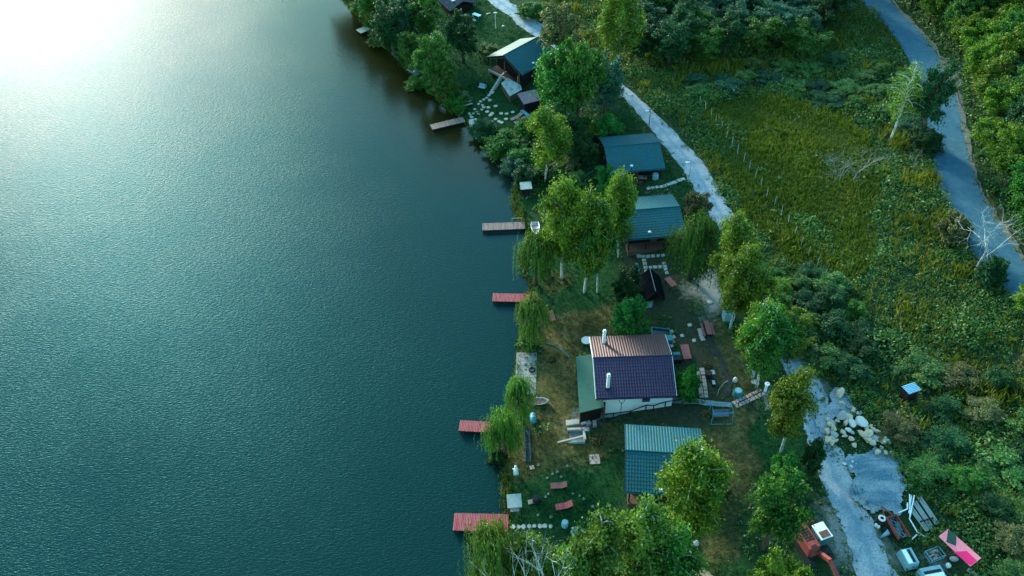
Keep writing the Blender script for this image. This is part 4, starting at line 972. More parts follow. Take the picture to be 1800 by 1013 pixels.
# two forked lamps at the white wall
def yard_lamp(p, label, h=2.3):
    e = thing('garden_lamp', label, 'lamp', p, 0, 'forked lamps at the white wall'); b = MB(); b.tube([(0, 0, -.3), (0, 0, h-.35)], .035, 6)
    for s in (-1, 1): b.tube([(0, 0, h-.55), (s*.22, 0, h-.3), (s*.3, 0, h)], .03, 5)
    b.build('post', M_BLACK, e)
    for s in (-1, 1): MB().ico((s*.3, 0, h+.06), .07, 1).build('lamp_head', M_BLACK, e)
yard_lamp(P(1084, 726), 'left one of two black forked lamps in front of the white wall'); yard_lamp(P(1091, 726), 'right one of two black forked lamps in front of the white wall')
# ---- black tent roofed shed
ts = gable_house('shed', 'black tar paper shed with a steep tent roof reaching the grass', 'shed', ((1138.5,481),(1149,522),(1127,488),(1118.5,528),(1162.5,490),(1172.5,535)), .35, M_TAR, M_DWOOD, (.2, .55, .25, .25), per=.9, rise=1.75)
# the fitted ridge runs towards the camera: put the stone front at that end
xe = ts['L']/2; part_box(ts, 'stone_front', M_BCONC, xe+.35, 0, -.9, 1.1, 2*ts['W']-.7, 1.25)
part_box(ts, 'ridge_lath', M_GWOOD, 0, 0, ts['zr']+.1, ts['L'], .08, .05)
# ---- small blue corrugated hut
g = P(1602, 700); hu = thing('hut', 'tiny hut with light blue corrugated roof deep in the scrub', 'hut', g, 0)
q = [loc(hu, Z(x, y, g.z+1.7)) for x, y in ((1584.5,679.5),(1606.7,672),(1620,685.5),(1598,693.5))]
hu.rotation_euler.z = ang(q[0], q[1]); q = [loc(hu, Z(x, y, g.z+1.7)) for x, y in ((1584.5,679.5),(1606.7,672),(1620,685.5),(1598,693.5))]
cb = MB(); hw_ = [q[0], q[1], q[2], q[3]]
cb.grid(lambda u, v: (q[0].lerp(q[1], u).lerp(q[3].lerp(q[2], u), v))+Vector((0, 0, .06*abs(math.sin(v*math.pi*6))-.03)), 2, 60)
cb.build('roof', mat('light_blue_sheet', (.16, .42, .58), .5, .1, 2.), hu); c = sum(q, Vector())/4; qs = ccw([c+(p-c)*.82 for p in q])
MB().hexa([(p.x, p.y, -.4) for p in qs], [(p.x, p.y, 1.6) for p in qs]).build('wall', M_DWOOD, hu)
# ------------------------------------------------------------------ jetties
def dock(label, A, B, wd, m, group='jetties along the shore', z=.55, name='jetty', frame=M_DWOOD):
    """A far end over the water (photo px, middle of the end), B shore end"""
    a, b = Z(*A, z), Z(*B, z); L = (b-a).length; e = thing(name, label, 'jetty', ((a.x+b.x)/2, (a.y+b.y)/2, 0), ang(a, b), group)
    q = [Vector((-L/2, -wd/2, 0)), Vector((L/2, -wd/2, 0)), Vector((L/2, wd/2, 0)), Vector((-L/2, wd/2, 0))]
    planked(e, q, z, .06, m)
    f = MB()
    for y in (-wd/2+.06, wd/2-.06): f.box(0, y, z-.27, L-.02, .1, .2)
    f.box(-L/2+.05, 0, z-.27, .1, wd-.24, .2); f.build('beam', frame, e)
    k = max(2, int(L/2.4))
    for i in range(k):
        for y in (-wd/2+.09, wd/2-.09): MB().tube([(-L/2+.2+i*(L-.6)/(k-1), y, -1.6), (-L/2+.2+i*(L-.6)/(k-1), y, z-.06)], .075, 7).build('post', frame, e)
    return e
dock('white grey jetty at the far upper shore', (630,55.5), (667,41), 1.8, M_STONE)
dock('brown jetty reaching out beside the stone landing', (758,223.5), (816,209.5), 1.5, M_PINKW)
d4 = dock('grey brown planked jetty with a pale rail at its shore end', (848,399), (923,396), 1.5, M_PINKW)
for x in (2.6, 1.2): MB().tube([(x, .72, .55), (x, .72, 1.3)], .04, 5).build('rail_post', M_GWOOD, d4)
MB().bar((1.15, .72, 1.3), (2.7, .72, 1.3), .06).build('rail', M_GWOOD, d4)
dock('second red jetty, next to the weeping willow with a brown table', (866,522.5), (946,524), 1.45, M_RED)
dock('broad grey landing stage lying along the shore with a tyre on it', (926,620), (923,694), 2.5, M_GWOOD, name='landing_stage')
dock('third red jetty with its root under the large willow', (807.5,748), (880,752), 1.45, M_RED)
dock('lowest and longest red jetty near the lower edge', (797.5,917), (894,919.5), 2.0, M_RED)
pf = dock('small fishing platform cluttered with chairs and bags', (723,127.5), (733,122.5), 2.9, M_GWOOD, name='fishing_platform')
slab('stone_landing', 'pale square concrete landing next to the brown jetty', 'landing', ((824,210.5),(837.5,208),(849.5,222.5),(836,234.5)), .75, 1.6, M_STONE)
def ring(name, label, cat, p, r, rr, m, rz=0):
    b = MB(); N = 20; b.smooth = True
    b.tube([(math.cos(6.2832*k/N)*r, math.sin(6.2832*k/N)*r, rr) for k in range(N+1)], rr, 7, False); o = b.build(name, m); o.location = p; return tag(o, label, cat)
ring('tyre', 'black tyre lying on the grey landing stage', 'tyre', Z(935,651,.555)-Vector((0, 0, .0)), .33, .1, M_TYRE)
# ------------------------------------------------------------------ garden furniture
def lounger(A, B, label, group, m=M_REDW, wd=.72, back=.32):
    a, b = P(*A), P(*B); L = max(1.6, (b-a).length); c = (a+b)/2; c.z = min(a.z, b.z); e = thing('sun_lounger', label, 'sun lounger', c, ang(a, b), group)
    s = MB(); k = 11
    for i in range(k): s.box(-L/2+(L*.66)*(i+.5)/k, 0, .30, L*.66/k-.02, wd, .035)
    s.build('seat', m, e)
    r = MB()
    for i in range(6):
        x = L*.16+(L*.34)*(i+.5)/6; z = .30+(x-L*.16)/(L*.34)*back; r.box(x, 0, z, L*.34/6-.02, wd, .035, tx=back/(L*.34))
    r.build('backrest', m, e)
    f = MB()
    for y in (-wd/2+.05, wd/2-.05): f.box(-L*.05, y, .2, L*.86, .06, .095)
    f.build('frame', M_DWOOD, e)
    for x in (-L*.42, L*.32):
        for y in (-wd/2+.05, wd/2-.05): part_box(e, 'leg', M_DWOOD, x, y, -.05, .07, .07, .25)
    return e
lounger((898,213.5),(917.5,204), 'upper one of two pale red loungers side by side below the uppermost cabin', 'loungers below the uppermost cabin', M_PINKW)
lounger((904.5,219.5),(923,211.5), 'lower one of two pale red loungers side by side below the uppermost cabin', 'loungers below the uppermost cabin', M_PINKW)
lounger((967.7,857),(996.5,855.5), 'upper red lounger on the dark lawn, missing a slat', 'loungers on the dark lawn')
lounger((976.5,895),(1006,889), 'lower red lounger, slightly turned, on the dark lawn', 'loungers on the dark lawn', M_RED)
def table(A, B, wd, label, m=M_REDW, h=.74, bench=False, group=None, name='table'):
    a, b = P(*A), P(*B); L = (b-a).length; c = (a+b)/2; e = thing(name, label, 'table', c, ang(a, b), group)
    t = MB(); k = max(3, int(wd/.2))
    for i in range(k): t.box(0, -wd/2+wd*(i+.5)/k, h-.045, L, wd/k-.015, .045)
    t.build('tabletop', m, e)
    for x in (-L*.36, L*.36):
        for y in (-wd*.34, wd*.34): part_box(e, 'leg', M_DWOOD, x, y, -.1, .08, .08, h+.055)
    if bench:
        for y in (-wd*.95, wd*.95):
            o = part_box(e, 'bench_seat', m, 0, y, .40, L*.92, .28, .05)
            for x in (-L*.33, L*.33): part_box(o, 'leg', M_DWOOD, x, y, -.1, .07, .2, .5)
    return e
table((1201.5,613),(1207.5,637.5), .95, 'plain red brown table by the right wall of the purple roofed house')
table((1239.5,571),(1246.5,595), .62, 'two toned red bench table beside four pale pavers', bench=True, name='picnic_table')
table((1171,496),(1184.5,508.5), .85, 'red table right of the black tent roofed shed')
table((966,552.5),(972.5,570.5), .75, 'small red brown table beside the weeping willow at the shore')
table((917,199),(932,211), .6, 'blue bench table beside the two pale red loungers', M_BLUE, .6)
table((1251,677),(1256,677), .6, 'small square white and blue table in the yard', M_PBLUE, .5)
table((1121,319),(1136,318), .8, 'grey table before the porch of the all teal cabin', M_PINKW)
def swing(p, rz, label, cm, sm=M_BWOOD, w_=1.9, roof=True, H=1.95, tube=M_BLACK, d_=1.3):
    e = thing('garden_swing', label, 'garden swing', p, rz); f = MB()
    for x in (-w_/2, w_/2):
        f.tube([(x, -d_/2, -.1), (x, -d_*.12, H), (x, d_*.12, H), (x, d_/2, -.1)], .04, 6)
    f.tube([(-w_/2, 0, H), (w_/2, 0, H)], .045, 6); f.build('frame', tube, e)
    s = MB(); s.box(0, -.08, .5, w_-.35, .5, .06); s.build('seat', sm, e); b = MB(); b.bar((0, .2, .56), (0, .36, 1.0), w_-.35, .05); b.build('backrest', sm, e)
    h = MB()
    for x in (-w_/2+.2, w_/2-.2): h.tube([(x, -.25, .55), (x, 0, H-.03)], .015, 4); h.tube([(x, .25, .9), (x, 0, H-.03)], .015, 4)
    h.build('hanger', tube, e)
    if roof: MB().hexa([(-w_/2-.1, -.75, H+.02), (w_/2+.1, -.75, H+.02), (w_/2+.1, .75, H+.18), (-w_/2-.1, .75, H+.18)], [(-w_/2-.1, -.75, H+.06), (w_/2+.1, -.75, H+.06), (w_/2+.1, .75, H+.22), (-w_/2-.1, .75, H+.22)]).build('canopy', cm, e)
    return e
swing(P(905, 899), R(2), 'roofed garden swing with pale panel near the lowest red jetty', mat('pale_panel', (.26, .34, .34), .6, .1, 2., col2=(.1, .18, .17)), M_GWOOD, 1.3)
swing(P(925, 346), R(3), 'little roofed swing with pale canopy on the bank under the tall upper birch', MATS['pale_panel'], M_DWOOD, 1.5)
swing(P(848, 158), R(-28), 'garden swing with blue white cushions on the lawn left of the uppermost cabin', M_PBLUE, M_PBLUE, 1.7, False, 1.7)
# open blue frame swing
e = thing('swing_frame', 'open light blue tubular swing frame beside the walkway', 'garden swing', P(1266, 737), R(-2)); f = MB()
for x in (-1.15, 1.15):
    f.tube([(x, -.75, 0), (x*.93, -.6, 1.9), (x*.93, .75, 1.9), (x, .95, 0)], .045, 6)
for y, z in ((-.6, 1.9), (.75, 1.9)): f.tube([(-1.07, y, z), (1.07, y, z)], .045, 6)
f.tube([(-1.15, -.75, .1), (1.15, -.75, .1)], .04, 6); f.build('frame', M_BLUE, e); s = MB()
s.box(0, .15, .55, 1.8, .45, .05); s.bar((0, .42, .6), (0, .55, 1.0), 1.8, .05); s.build('seat', mat('blue_grey_seat', (.10, .17, .24), .7, .2, 2.), e)
# wooden bench at the landing
e = thing('bench', 'pale slatted bench near the root of the brown jetty', 'bench', P(822.5, 188), R(24)); s = MB()
for y in (-.12, .12): s.box(0, y, .42, 1.7, .18, .05)
s.build('seat', M_STONE, e); part_box(e, 'backrest', M_GWOOD, 0, .36, .7, 1.7, .05, .16)
for x in (-.65, .65): part_box(e, 'leg', M_DWOOD, x, .05, -.05, .08, .6, .47); part_box(e, 'back_post', M_DWOOD, x, .40, -.05, .06, .05, .9)
e = thing('bench', 'dark bench in the shade under the leftmost clump birch', 'bench', P(957, 483), R(0)); part_box(e, 'seat', M_DWOOD, 0, 0, .4, 1.6, .4, .06); part_box(e, 'backrest', M_DWOOD, 0, .22, .5, 1.6, .05, .4)
for x in (-.6, .6): part_box(e, 'leg', M_BLACK, x, 0, -.05, .08, .36, .45)
# fishing platform clutter
def chair(p, rz, m, label, group=None):
    e = thing('folding_chair', label, 'chair', p, rz, group); part_box(e, 'seat', m, 0, 0, .36, .5, .5, .05); MB().bar((-.02, .25, .42), (-.02, .42, .9), .5, .04).build('backrest', m, e)
    for x in (-.22, .22):
        for y in (-.22, .22): part_box(e, 'leg', M_BLACK, x, y, 0, .04, .04, .36)
chair(Z(728,121,.56), R(200), M_WHITE2, 'white folding chair at the upper side of the fishing platform'); chair(Z(734,124,.56), R(150), M_BLACK, 'black folding chair on the fishing platform'); chair(Z(733,129,.56), R(30), M_BLUE, 'blue folding chair at the lower corner of the fishing platform')
o = MB().box(0, 0, 0, .6, .4, .35).box(0, 0, .35, .64, .44, .07).build('cool_box', M_WHITE2); o.location = Z(729.5,126.5,.56); tag(o, 'white cool box in the middle of the fishing platform', 'cool box')
o = MB().ico((0, 0, .18), .28, 2, .12, (1.2, .8, .65)).build('bag', M_RED); o.location = Z(731,118.5,.57); tag(o, 'red bag at the back of the fishing platform', 'bag')
# ------------------------------------------------------------------ flat stones, one object each
SV = []
for s in range(3):
    r_ = random.Random(60+s); b = MB(); q = [(math.cos(a)*r_.uniform(.85, 1.1), math.sin(a)*r_.uniform(.85, 1.1)) for a in [k*math.pi/4+r_.uniform(-.15, .15) for k in range(8)]]
    b.hexa([(x, y, -.3) for x, y in q], [(x*.95, y*.95, .12) for x, y in q]); SV.append(b.mesh('stepping_stone', M_STONE)); SVD = globals().get('SVD') or b.mesh('flat_stone', mat('mossy_stone', (.20, .22, .18), .9, .3, 2., col2=(.08, .12, .06), amt2=.9))
sq = MB(); sq.box(0, 0, -.3, 2, 2, .42, top=.97); SQ = sq.mesh('paver', M_STONE); sq2 = MB(); sq2.box(0, 0, -.3, 2, 2, .42, top=.97); SQP = sq2.mesh('paver', M_PINKST)
def stones(pts, me, r, rz, label, group, name='paver', cat='paver', jit=.15, sc=None):
    for i, p in enumerate(pts):
        s = r*(p[2] if len(p) > 2 else random.uniform(.88, 1.12)); o = bpy.data.objects.new(name, me if me is not None else SV[i % 3]); COL.objects.link(o); w = P(p[0], p[1])
        o.location = (w.x, w.y, w.z-.03); o.rotation_euler = (0, 0, R(rz)+random.uniform(-jit, jit)+(0 if me is not None else i*1.3)); o.scale = (s*random.uniform(.93, 1.07), s, 1); tag(o, label, cat, group)
def T(l, ox, oy, s): return [(ox+x/s, oy+y/s) for x, y in l]
stones(T([(865,20),(842,40),(818,55),(795,80),(758,125),(705,155),(650,190),(612,235),(680,255),(705,290),(665,332),(548,325),(583,370),(610,410),(525,400),(470,435),(490,465),(450,400)],780,160,10), None, .30, 0, 'pale stepping stone on the footway from the brown jetty to the uppermost cabin', 'stepping stones below the uppermost cabin', 'stepping_stone', 'stepping stone')
stones(T([(810,165),(910,270),(765,370),(850,400),(825,430),(1010,400),(1105,405),(1212,378),(910,500),(835,545),(970,540),(1018,560),(1095,498),(785,295)],780,160,10), None, .36, 0, 'flat pale stone scattered on the lawn near the stone landing', 'scattered stones near the stone landing', 'flat_stone', 'stone')
stones(T([(1360,527),(1390,523),(1420,518),(1450,515),(1475,508),(1500,498),(1525,490),(1550,482),(1575,470),(1602,462)],800,200,4), SQ, .27, 20, 'white square paver in the row from the lane to the all teal cabin', 'pavers beside the all teal cabin')
stones(T([(315,160),(330,210),(405,212),(492,212),(580,205),(670,200),(755,193),(420,278),(435,340),(450,405),(460,472),(535,405),(620,402),(710,395),(775,337),(790,392),(800,440),(822,500)],1090,430,10), SQ, .25, 2, 'pale square paver on the grass in front of the silver ridge cabin', 'pavers before the silver ridge cabin')
stones(T([(515,325),(522,380),(530,440),(540,508),(550,568),(557,628),(568,690),(575,275),(590,330),(600,395),(608,455),(617,510),(628,568),(635,630),(640,690),(440,320),(455,362)],1170,620,9), SQP, .235, 0, 'pinkish square paver in the double row right of the round bush', 'paver rows in the yard', jit=.04)
stones(T([(205,535),(232,630),(230,712),(208,785)],1160,530,10), SQP, .24, 20, 'pale paver in the short row at the right corner of the pinkish roof', 'pavers at the roof corner')
stones(T([(700,510),(710,555),(730,610),(750,665)],1160,530,10), SQP, .24, 12, 'pale paver beside the two toned red bench table', 'pavers at the bench table', jit=.03)
stones(T([(388,605),(525,420),(600,690)],1160,530,10), SQ, .22, 10, 'single pale stone lying in the upper yard', 'single stones in the upper yard', 'flat_stone', 'stone')
stones(T([(212,855),(277,855),(337,853),(408,848),(468,845),(535,848),(590,845),(660,850)],870,800,6.755), None, .26, 0, 'rounded pale stepping stone in the row at the root of the lowest red jetty', 'stepping stones at the lowest jetty', 'stepping_stone', 'stepping stone')
stones(T([(600,500),(785,262),(740,205),(685,228),(620,275),(858,132),(515,122),(1007,487),(665,738),(510,715),(1160,615),(925,460),(1050,525),(635,465)],870,800,6.755), SVD, .17, 0, 'small pale stone half sunk in the dark lawn by the red loungers', 'small stones in the dark lawn', 'flat_stone', 'stone')
stones([(935,822.5)], SQP, .24, 5, 'pink tile at the lower end of the long dark trough', None, 'tile', 'tile'); stones([(932.5,883)], SQP, .24, 5, 'pink tile beside the black kettle grill', None, 'tile', 'tile')
stones([(1045,808)], SQP, .62, 0, 'square pinkish slab set in the grass left of the lowest cabin', None, 'slab', 'slab')
stones([(1247,656),(1252,655)], SQ, .3, 5, 'pale slab at the dark grill in the yard', 'slabs at the yard grill', 'slab', 'slab')
# ------------------------------------------------------------------ boulders
BL = [(490,225,12),(525,370,6),(705,490,6),(770,535,5),(535,585,11),(625,600,9),(590,680,7),(455,655,5),(690,705,-10),(840,695,-15),(355,675,7),(345,715,7),(300,630,5),(395,755,8),(290,830,8),(405,800,6),(400,875,8),(300,955,8),(370,935,6),(430,975,6),
 (540,840,7),(625,800,-7),(690,840,5),(680,950,7),(835,865,9),(925,790,8),(925,890,13),(940,960,10),(1055,940,10),(1010,1005,7),(1020,800,7),(1115,855,8),(1185,915,7),(1175,985,9),(1250,970,7),(985,740,5),(375,1010,7),(575,900,5)]
BLP = [(1420+x/9, 670+y/9, s) for x, y, s in BL]+[(1542,798,7),(1555,799,6),(1566,799,5),(1484,817,-4),(1498,813,-3.5),(1495.5,821,-3.5),(1505,818,-3.5),(1500,786,6),(1548,790,5)]
RK = []
for s in range(6):
    r_ = random.Random(90+s); b = MB(); b.ico((0, 0, .3), 1, 2, .02, (1, r_.uniform(.6, .9), r_.uniform(.5, .8)), r_, 16); RK.append((b.mesh('boulder', M_ROCK if s != 4 else mat('grey_rock', (.40, .40, .37), .92, .2, .8, col2=(.26, .26, .24), amt2=.9)), None))
RKW = []
for s in range(2):
    r_ = random.Random(98+s); b = MB(); b.ico((0, 0, .25), 1, 2, .01, (1, .7, .5), r_, 12); RKW.append(b.mesh('boulder', M_ROCKW))
for i, (x, y, s) in enumerate(BLP):
    w = P(x, y); o = bpy.data.objects.new('boulder', RKW[i % 2] if s < 0 else RK[i % 6][0]); COL.objects.link(o); k = abs(s)/proj(w)[2]*0+abs(s)*proj(w)[2]/FPX
    o.location = w+Vector((0, 0, .22 if y < 812 else .1)); o.rotation_euler = (random.uniform(-.25, .25), random.uniform(-.25, .25), random.uniform(0, 6)); o.scale = (k*1.12, k*1.12, k*1.05)
    if i == 0: tag(o, 'lone cream boulder at the top of the grey gravel', 'boulder')
    elif s == -15: tag(o, 'largest white flat boulder of the heap', 'boulder', 'boulders by the lane')
    elif s == -10: tag(o, 'white flat boulder left of the largest white one', 'boulder', 'boulders by the lane')
    elif s < 0 and i > 40: tag(o, 'small white rock in the little group at the edge of the blue gravel', 'boulder', 'white rocks at the blue gravel')
    elif s < 0: tag(o, 'small white boulder in the middle of the heap', 'boulder', 'boulders by the lane')
    else: tag(o, 'cream or grey angular boulder in the heap beside the lane', 'boulder', 'boulders by the lane')
# ------------------------------------------------------------------ fence stakes in the field
STK = [(1230,186),(1239.5,196),(1250,207),(1258,219.5),(1267,230.5),(1276,246),(1286,257.5),(1296,271),(1307,285),(1317,300),(1327,315.5),(1337,331),(1347,347.5),(1360.7,362.5),(1372.7,379),(1385,396),(1396,416),(1407,434),(1420,451),(1435,469),(1447.5,491),(1487,553),(1519.5,598),(1538,624)]
sk = MB(); sk.tube([(0, 0, -.3), (.01, 0, .9), (0, .02, 1.75)], [.055, .05, .04], 5); SKM = sk.mesh('fence_stake', mat('grey_stake', (.40, .44, .44), .8, .2, 2.))
for i, p in enumerate(STK):
    o = bpy.data.objects.new('fence_stake', SKM); COL.objects.link(o); o.location = P(*p); o.rotation_euler = (random.uniform(-.06, .06), random.uniform(-.06, .06), i)
    tag(o, 'thin grey stake standing in the row across the field beside the lane', 'stake', 'fence stakes across the field')
# ------------------------------------------------------------------ lamps
def lamp_post(base, top, head, label, m, hm=M_WHITE2):
    b = P(*base); lo, hi = .5, 12
    for _ in range(30):
        H = (lo+hi)/2
        if proj(b+Vector((0, 0, H)))[1] > top[1]: lo = H
        else: hi = H
    e = thing('street_lamp', label, 'street lamp', b, 0); MB().tube([(0, 0, -.3), (0, 0, H)], [.07, .045], 6).build('pole', m, e)
    h = MB(); h.tube([(0, 0, H-.05), (head*.7, 0, H+.12)], .03, 5); ho = h.build('arm', m, e); k = MB(); k.ico((head, 0, H+.14), .22, 2, 0, (1.7, .8, .5)); k.smooth = True; k.build('lamp_head', hm, e)
lamp_post((1139.5,234), (1141,196), -.55, 'street lamp on a thin red pole at the lane behind the all teal cabin', M_RUST)
lamp_post((1210,322), (1208,287), -.5, 'street lamp on a grey pole at the lane beside the white pavers', M_GWOOD)
lamp_post((871.5,50), (871.5,24), .1, 'slim white pole standing on the lawn near the upper lane', M_WHITE2, M_WHITE2)
def globe(base, head, label):
    b = P(*base); lo, hi = .3, 6
    for _ in range(30):
        H = (lo+hi)/2
        if proj(b+Vector((0, 0, H)))[1] > head[1]: lo = H
        else: hi = H
    e = thing('garden_lamp', label, 'garden lamp', b, 0); MB().tube([(0, 0, -.3), (0, 0, H-.1)], .035, 6).build('post', M_BLACK, e); k = MB(); k.ico((0, 0, H), .21, 2, 0, (1.15, 1, .7)); k.smooth = True; k.build('globe', M_WHITE2, e)
globe((1107.5,326), (1108,291.5), 'white globe lamp before the porch of the all teal cabin'); globe((1138.5,441), (1138.5,408), 'white globe lamp before the porch of the silver ridge cabin')
globe((938,140), (936.5,110.5), 'white globe lamp beside the roof of the uppermost cabin'); globe((885,57), (885,46), 'short white globe lamp on the lawn near the upper lane'); globe((1156.5,895), (1156.5,862), 'white globe lamp at the porch of the lowest cabin')
# ------------------------------------------------------------------ walkway, stair and handrail at the house
WK = [((1030,743),(1028,734)),((1060,737),(1058,727)),((1085,733),(1083,724)),((1110,725),(1108,717)),((1135,716),(1132,707)),((1165,711),(1163,701)),((1200,712),(1200,702)),((1240,714),(1241,705)),((1287,718),(1285,709))]
strip('walkway', WK, M_BCONC, .14, 3, .03, 'bluish concrete walkway along the white wall', cat='path')
strip('ditch', [((1240,590),(1245,588)),((1250,610),(1257,607)),((1262,632),(1270,629)),((1272,655),(1281,652)),((1276,680),(1285,679)),((1270,697),(1283,697))], mat('ditch_mud', (.010, .018, .018), .8, .4, 1.2, col2=(.03, .07, .08)), .05, 2, .12, 'dark narrow ditch curving through the yard', cat='ditch')
hr = thing('handrail', 'brown handrail following the walkway in front of the white wall', 'handrail', P(1120, 722), 0); pts = []
HP_ = [(520,390,290),(745,362,275),(885,345,275),(1105,315,265),(1310,240,170),(1410,245,175),(1565,195,100),(1790,165,108)]
for x, yb, yt in HP_:
    a = P(960+x/7.5, 690+yb/7.5); p = loc(hr, a); pts.append(p+Vector((0, 0, 1.0))); MB().tube([p-Vector((0, 0, .2)), p+Vector((0, 0, 1.0))], .055, 6).build('post', M_DWOOD, hr)
b = MB()
for u, v in zip(pts[:-1], pts[1:]): b.bar(u, v, .08); 
b.build('rail', M_DWOOD, hr)
ss = thing('stair', 'stair of paired pinkish pavers climbing to the crooked birches', 'stair', P(1290, 713), ang(P(1290, 713), P(1341, 689)))
tot = (P(1341, 689)-P(1290, 713)).length; rise = h1(*P(1341, 689)[:2])-h1(*P(1290, 713)[:2])
for k in range(9):
    for y in (-.26, .26): part_box(ss, 'tread', M_PINKST, tot*(k+.5)/9, y, rise*(k+.5)/9-.2, tot/9*.8, .42, .32)
hr2 = thing('handrail', 'short brown handrail beside the paired paver stair', 'handrail', P(1298, 717), 0)
pp = [loc(hr2, P(*q))+Vector((0, 0, 0)) for q in ((1297,716),(1317,707),(1337,697))]
for p in pp: MB().tube([p-Vector((0, 0, .2)), p+Vector((0, 0, .95))], .04, 6).build('post', M_DWOOD, hr2)
MB().tube([p+Vector((0, 0, .95)) for p in pp], .04, 6).build('rail', M_DWOOD, hr2)
# ------------------------------------------------------------------ yard clutter
def single(name, label, cat, mb, m, p, rz=0, group=None):
    o = mb.build(name, m); o.location = p; o.rotation_euler = (0, 0, rz); return tag(o, label, cat, group)
def drum(name, label, p, r, h, m, lid=None, cat='barrel'):
    e = thing(name, label, cat, p, 0); b = MB(); b.smooth = False; b.tube([(0, 0, -.05), (0, 0, h*.3), (0, 0, h*.33), (0, 0, h*.36), (0, 0, h*.66), (0, 0, h*.69), (0, 0, h*.72), (0, 0, h)], [r, r, r*1.05, r, r, r*1.05, r, r*.97], 14); b.build('body', m, e)
    if lid: k = MB(); k.tube([(0, 0, h), (0, 0, h+.05)], r*.72, 12); k.build('lid', lid, e)
    return e
drum('barrel', 'teal barrel with a white mark near the end of the walkway', P(1296, 695), .52, .85, M_TEALP, M_PBLUE)
drum('barrel', 'dull teal barrel under the round bright bush', P(1215, 685), .5, .7, M_TEALP)
drum('drum', 'dark drum topped by a white ring left of the rusty trailer', P(1546, 920), .42, .85, M_BLACK); ring('ring', 'white ring lying on the dark drum', 'ring', P(1546,920)+Vector((0,0,.86)), .27, .1, M_WHITE2)
for i, (x, y, l_) in enumerate(((1539,925,'left'),(1543.5,928,'right'))):
    b = MB(); b.tube([(0, 0, 0), (0, 0, .3), (0, 0, .38), (0, 0, .44)], [.15, .15, .07, .06], 8); single('canister', f'{l_} one of two small white canisters at the foot of the dark drum', 'canister', b, M_WHITE2, P(x, y))
b = MB(); b.smooth = True; b.tube([(0, 0, 0), (0, 0, .1), (0, 0, .5), (0, 0, .62), (0, 0, .75)], [.2, .24, .24, .14, .1], 10); single('gas_bottle', 'white gas bottle right of the bent grey pole', 'gas bottle', b, M_WHITE2, P(1291.5, 671))
b = MB(); b.tube([(0, 0, -.2), (.05, .1, .9), (.5, .3, 1.9), (1., .4, 2.1)], .045, 6); single('bent_pole', 'bent grey pole leaning over the ditch in the yard', 'pole', b, M_GWOOD, P(1261, 696))
e = thing('tank', 'blue and white water tank with dark open top beside the curved birch', 'tank', P(1279, 560), R(0)); b = MB(); b.box(0, 0, 0, 1.3, 1.1, 1.2, top=.96); b.build('body', M_PBLUE, e); part_box(e, 'opening', M_TEALP, .05, .12, 1.2, .8, .65, .03)
for x in (-.62, .62): part_box(e, 'corner_strip', M_WHITE2, x, -.56, .1, .08, .04, 1.05)
e = thing('trough', 'teal framed water trough behind the right end of the pinkish roof', 'trough', P(1160, 588), 0); b = MB(); q = [loc(e, P(*p)) for p in ((1143,582),(1177,581),(1181,597),(1146,598))]; q = ccw(q)
b2 = MB(); ci = sum(q, Vector())/4; qi = [ci+(p-ci)*.9 for p in q]
for k in range(4):
    j = (k+1) % 4; b.hexa([(p.x, p.y, -.3) for p in (q[k], q[j], qi[j], qi[k])], [(p.x, p.y, .55) for p in (q[k], q[j], qi[j], qi[k])])
b.build('rim', M_TEALP, e); MB().poly([(p.x, p.y, .3) for p in qi]).build('water_surface', mat('trough_water', (.01, .03, .04), .1, .1, 1.), e)
single('crate', 'turquoise box at the right end of the teal trough', 'box', MB().box(0, 0, 0, 1.0, .9, .6, top=.95).box(0, 0, .6, 1.0, .9, .05), M_TEALP, P(1174, 600))
e = thing('grill', 'dark grill with teal lid squeezed between house and red brown table', 'grill', P(1189, 634), 0); part_box(e, 'body', M_BLACK, 0, 0, 0, 1.0, 1.1, .8); MB().box(0, .35, .8, .9, .5, .12, top=.8).build('lid', M_TEALP, e)
drum('grill', 'black kettle grill on the dark lawn left of the loungers', P(943, 882), .42, .8, M_BLACK, M_BLACK, 'grill')
drum('grill', 'dark grill between the yard pavers and the pale slabs', P(1245, 662), .4, .7, M_BLACK, None, 'grill')
b = MB(); b.tube([(0, 0, .68), (0, 0, .74)], .62, 22); e = thing('round_table', 'white round table at the left corner of the pinkish roof', 'table', P(1030.5, 605), 0); b.build('tabletop', M_WHITE2, e); MB().tube([(0, 0, -.05), (0, 0, .68)], .06, 8).build('leg', M_GWOOD, e)
ho = [P(780+x/4, 560+y/4, .05) for x, y in ((708,172),(735,178),(760,185),(785,196),(810,210),(832,226),(850,240),(885,275))]; b = MB(); b.tube([p-ho[0] for p in ho], .085, 6); single('hose', 'teal hose curving over the dry grass above the green lean to roof', 'hose', b, M_TEALP, ho[0])
# rowing boats and water craft
def rowboat(A, B, wd, m, label, name='rowing_boat'):
    a, b = P(*A), P(*B); L = (b-a).length; c = (a+b)/2; e = thing(name, label, 'boat', (c.x, c.y, min(a.z, b.z)), ang(a, b)); h = MB(); prof = []
    for k in range(9):
        u = k/8; ww = wd/2*(1-max(0, (u-.35)/.65)**2.2)*(.8+.2*min(1, u*4)); x = -L/2+L*u; sh_ = .45+.18*u*u
        prof.append([(x, -ww, sh_), (x, -ww*.62, .12), (x, 0, .02+.1*u*u), (x, ww*.62, .12), (x, ww, sh_)])
    for k in range(8):
        for j in range(4): h.quad(prof[k][j], prof[k+1][j], prof[k+1][j+1], prof[k][j+1])
    h.poly(prof[0]); h.build('hull', m, e)
    g = MB()
    for s in (0, 4): g.tube([p[s] for p in prof], .035, 5)
    g.build('gunwale', m, e)
    for u in (.25, .55): part_box(e, 'seat', M_BWOOD, -L/2+L*u, 0, .36, .24, wd*.8*(1 if u < .4 else .86), .04)
